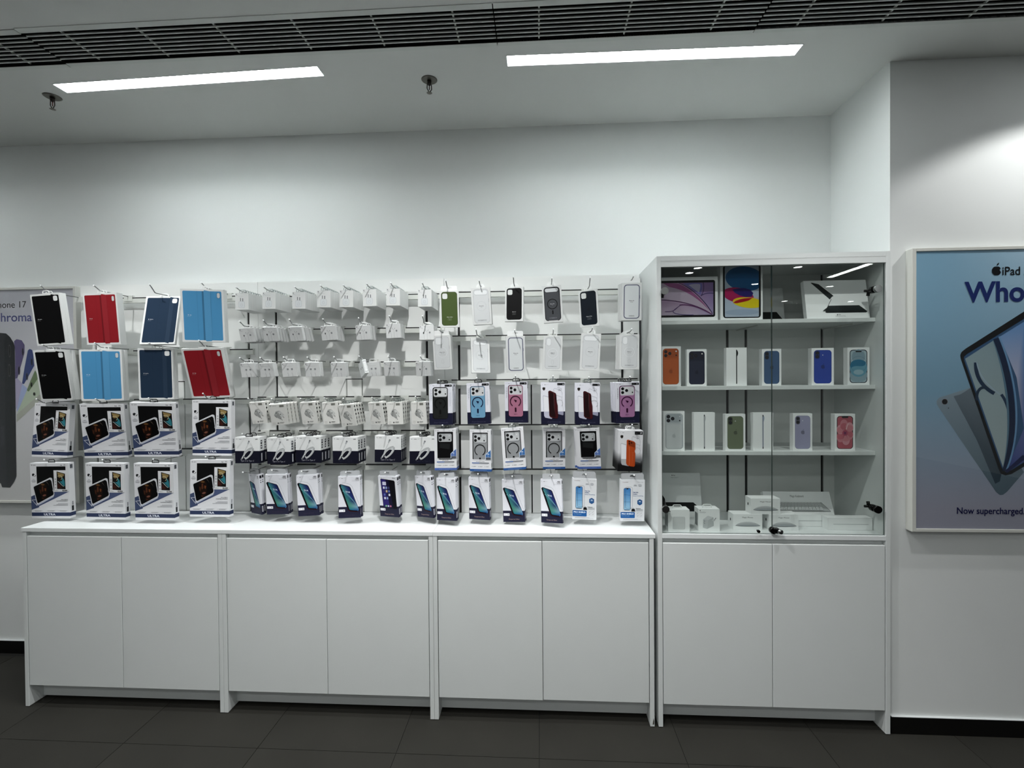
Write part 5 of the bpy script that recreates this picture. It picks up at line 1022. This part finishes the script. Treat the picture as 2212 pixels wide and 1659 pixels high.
PR = {
 'logo': [(0.3677, 0.0726)],
 'head': [(0.3938, 0.0747)],
 'headcap': [(0.3937, 0.0582), (0.3938, 0.0887)],
 'who': [(0.2224, 0.1465)],
 'whocap': [(0.2223, 0.1101), (0.2224, 0.183)],
 'now': [(0.1906, 0.9346)],
 'nowcap': [(0.1906, 0.9212), (0.1907, 0.9472)],
 'cen': [(0.5036, 0.4307)],
 'tab': [(0.2072, 0.3871), (0.2046, 0.3738), (0.2102, 0.363), (0.2292, 0.3508), (0.4922, 0.2211), (0.735, 0.1013), (0.776, 0.1052), (0.9624, 0.5319), (0.9545, 0.5564), (0.4385, 0.8018), (0.4113, 0.8068), (0.3903, 0.8002), (0.3798, 0.7836)],
 'scr': [(0.223, 0.3939), (0.2219, 0.3806), (0.2335, 0.3715), (0.4923, 0.2475), (0.7352, 0.1292), (0.9421, 0.54), (0.4364, 0.7885), (0.4112, 0.7935), (0.3945, 0.7786)],
 'back': [(0.1157, 0.5716), (0.0986, 0.5515), (0.0975, 0.5381), (0.1092, 0.5265), (0.2486, 0.4921), (0.364, 0.463), (0.4696, 0.7619), (0.4948, 0.795), (0.4199, 0.8651), (0.4011, 0.8768), (0.3864, 0.8776), (0.3696, 0.8669)],
 'backsh': [(0.1748, 0.5217), (0.2065, 0.5153), (0.2528, 0.4922), (0.3819, 0.7853), (0.3945, 0.7986), (0.3862, 0.8285), (0.3653, 0.8369), (0.2808, 0.6788)],
 'cam': [(0.1347, 0.5413)],
 'dot': [(0.1516, 0.5644)],
 'r1': [(0.3655, 0.3155), (0.437, 0.4551), (0.4691, 0.6292), (0.4091, 0.7919)],
 'r2': [(0.3801, 0.309), (0.4599, 0.4553), (0.4941, 0.6375), (0.4133, 0.7935)],
 'r3': [(0.3592, 0.3204), (0.4225, 0.4633), (0.4482, 0.6291), (0.405, 0.7886)],
 'f1': [(0.2756, 0.4009), (0.2716, 0.454), (0.3095, 0.4925), (0.3599, 0.5127)],
 'f2': [(0.2799, 0.4009), (0.2884, 0.4458), (0.3221, 0.4792), (0.385, 0.5161)],
 'f3': [(0.3913, 0.5161), (0.4375, 0.5628), (0.4483, 0.654), (0.4091, 0.7919)],
 'f4': [(0.2802, 0.5372), (0.2759, 0.4956), (0.3053, 0.4825), (0.3327, 0.4959)],
 'pane': [(0.2272, 0.3873), (0.3634, 0.3188), (0.4225, 0.4633), (0.4482, 0.6291), (0.4029, 0.7835)],
 'pane2': [(0.3842, 0.3091), (0.4923, 0.2574), (0.6738, 0.1692), (0.9421, 0.54), (0.4364, 0.7852), (0.4133, 0.7919), (0.4941, 0.6375), (0.4599, 0.4553)],
 'r4': [(0.4945, 0.7369), (0.4592, 0.7619), (0.4383, 0.7785), (0.4133, 0.7935)],
 'r5': [(0.594, 0.6955), (0.5007, 0.7369), (0.4488, 0.7752), (0.4133, 0.7952)],
}
PL = {
 'one': [(0.6788, 0.0676)],
 'onecap': [(0.6777, 0.0512), (0.6768, 0.0829)],
 'chroma': [(0.7164, 0.1272)],
 'chcap': [(0.717, 0.1075), (0.7158, 0.1495)],
 'blk': [(0.3065, 0.1997), (0.497, 0.2016), (0.5389, 0.2049), (0.5659, 0.2221), (0.5897, 0.2496), (0.5962, 0.2663), (0.5946, 0.4906), (0.5913, 0.8853), (0.5748, 0.9112), (0.5456, 0.9395), (0.4917, 0.9376), (0.4818, 0.9189), (0.2854, 0.9106)],
 'blk2': [(0.5379, 0.2086), (0.5657, 0.2265), (0.5855, 0.253), (0.5929, 0.2707), (0.5914, 0.4906), (0.5867, 0.8831), (0.5686, 0.9053), (0.5394, 0.9319), (0.5206, 0.9275), (0.5234, 0.4902), (0.5244, 0.2371)],
 'l1': [(0.5609, 0.2879)],
 'l2': [(0.5566, 0.3803)],
 'btn': [(0.4905, 0.6468), (0.5159, 0.6446), (0.5168, 0.7219), (0.5102, 0.7351), (0.491, 0.7373)],
 'btn2': [(0.56, 0.5389), (0.5696, 0.5367), (0.5706, 0.6116), (0.5611, 0.6138)],
 'pur': [(0.5921, 0.2421), (0.6097, 0.2326), (0.6442, 0.2382), (0.6634, 0.2603), (0.6614, 0.2976), (0.6412, 0.3458), (0.6095, 0.418), (0.5956, 0.4201), (0.5979, 0.2927)],
 'pl1': [(0.6505, 0.2931)],
 'pl2': [(0.6229, 0.3808)],
 'blu': [(0.6847, 0.2868), (0.6971, 0.2797), (0.7143, 0.2849), (0.7208, 0.309), (0.7257, 0.3595), (0.6541, 0.4462), (0.641, 0.4424), (0.6594, 0.37)],
 'bl1': [(0.7105, 0.3418)],
 'bl2': [(0.6763, 0.4097)],
 'grn': [(0.7314, 0.3815), (0.7555, 0.4146), (0.6847, 0.4822), (0.6722, 0.4756), (0.6987, 0.4295)],
 'g1': [(0.7059, 0.4493)],
 'g2': [(0.7236, 0.4933)],
 's1': [(0.5954, 0.407), (0.6232, 0.4291), (0.6479, 0.4469), (0.607, 0.5566), (0.5941, 0.5654)],
 's2': [(0.6416, 0.4446), (0.6725, 0.4645), (0.6784, 0.48), (0.6031, 0.5787), (0.6004, 0.5676)],
 's3': [(0.6722, 0.4756), (0.7753, 0.3818), (0.7597, 0.4914), (0.7402, 0.5176), (0.603, 0.5853)],
 's4': [(0.7596, 0.4957), (0.778, 0.5134), (0.5986, 0.6272), (0.5997, 0.5897)],
}
def art_right(a):
    def bg(x, y):
        c = mixc('#8cb8d2', '#7fa6bd', min(1, y*2.2)); c = mixc(c, '#c3dced', max(0, (x-.12)*1.8)*max(0, 1-y*2.2)); c = mixc(c, '#a5a7b6', max(0, (y-.50)*2.4)); return c
    a.grad(0, 0, 1, 1, 10, 14, bg); a.l += 3; k = a.H
    h = lambda n: abs(PR[n][1][1]-PR[n][0][1])
    a.poly(PR['back'], lambda x, y: mixc('#a3b5c0', '#5a6d78', (y-.3)*1.8)); a.poly(PR['backsh'], lambda x, y: mixc('#8d9aa3', '#3a4954', (y-.3)*2.2))
    a.el(*PR['cam'][0], .0105, .0105, '#8a7f80'); a.el(*PR['cam'][0], .0095, .0095, '#0a0b10'); a.el(*PR['dot'][0], .002, .002, '#2a3038')
    a.poly(PR['tab'], '#05060a'); a.poly(PR['scr'], '#33587e'); a.poly(PR['pane'], lambda x, y: mixc('#7f9aa4', '#abbcbc', (y-.2)*2.0)); a.poly(PR['pane2'], lambda x, y: mixc(mixc('#3d84c8', '#b9bcd2', (y-.15)*3.2), '#2a3f86', max(0, (y-.52)*5)))
    for n, wd, c in (('f3', .010, '#1a3350'), ('f1', .013, '#142c48'), ('f2', .004, '#9fb6c4'), ('f4', .010, '#1a3048'), ('r3', .012, '#5b7f94'), ('r1', .020, '#0f2242'), ('r2', .006, '#6f9cc4'), ('r4', .012, '#101c4a'), ('r5', .008, '#1a2050')):
        p = PR[n]; a.bez(p[0], p[1], p[2], p[3], wd, c, 14, False)
    appl(a, *PR['logo'][0], h('headcap')*.56, '#0b0d12')
    cx = PR['cen'][0][0]
    a.text('iPad Air', PR['head'][0][0], PR['head'][0][1], h('headcap'), '#0b0d12', bold=.008, sx=.90, res=5)
    a.text('Whoosh.', PR['who'][0][0], PR['who'][0][1], h('whocap'), '#15286a', bold=.024, sx=.95, res=7)
    a.text('Now supercharged.', PR['now'][0][0], PR['now'][0][1]-.001, h('nowcap')*.92, '#10124a', bold=.012, sx=.88, res=4)
def art_left(a):
    a.grad(0, 0, 1, 1, 6, 8, lambda x, y: mixc('#cfd0d8', '#d6d7d6', y)); a.l += 3
    h = lambda n: abs(PL[n][1][1]-PL[n][0][1])
    a.text('iPhone 17', *PL['one'][0], h('onecap'), '#101218', 'r', bold=.0, sx=1.0, res=5)
    a.text('Magichroma', *PL['chroma'][0], h('chcap'), lambda x, y: mixc('#5a5f96', '#5c6068', (x-.86)*12), 'r', bold=.012, sx=1.04, res=5)
    for n, c in (('s1', '#b4aecb'), ('s2', '#a9b8dc'), ('s3', '#bccab4'), ('s4', '#b4b8ac')): a.poly(PL[n], c)
    a.poly(PL['grn'], '#6f8460'); a.poly(PL['blu'], lambda x, y: mixc('#8a9bd0', '#3a4a80', (y-.15)*8)); a.poly(PL['pur'], lambda x, y: mixc('#9a90b8', '#5f5680', (y-.12)*8)); a.poly(PL['blk'], '#2b2d33'); a.poly(PL['blk2'], '#1f2126')
    for n, rx, ry, c in (('l1', .006, .030, '#101115'), ('l2', .006, .030, '#101115'), ('pl1', .005, .020, '#1c1830'), ('pl2', .0055, .022, '#1c1830'), ('bl1', .005, .018, '#10182e'), ('bl2', .0055, .018, '#141c38'), ('g1', .0055, .012, '#1a2416'), ('g2', .006, .008, '#1c2218')):
        x, y = PL[n][0]; a.el(x, y, rx, ry, mixc(c, '#ffffff', .35)); a.el(x, y, rx*.82, ry*.88, c)
    a.poly(PL['btn'], '#383a42'); a.poly(PL['btn2'], '#141519')
poster(4.4305, 5.374, .9149, 2.1533, -.0215, YR, 'large framed poster with blue tablets, right edge of the picture', art_right)
poster(-.79, .1533, .9005, 2.152, .400, YB, 'large framed grey poster with fanned phones, left edge of the picture', art_left)
# chipped foot of the cabinet side panel: bare core showing
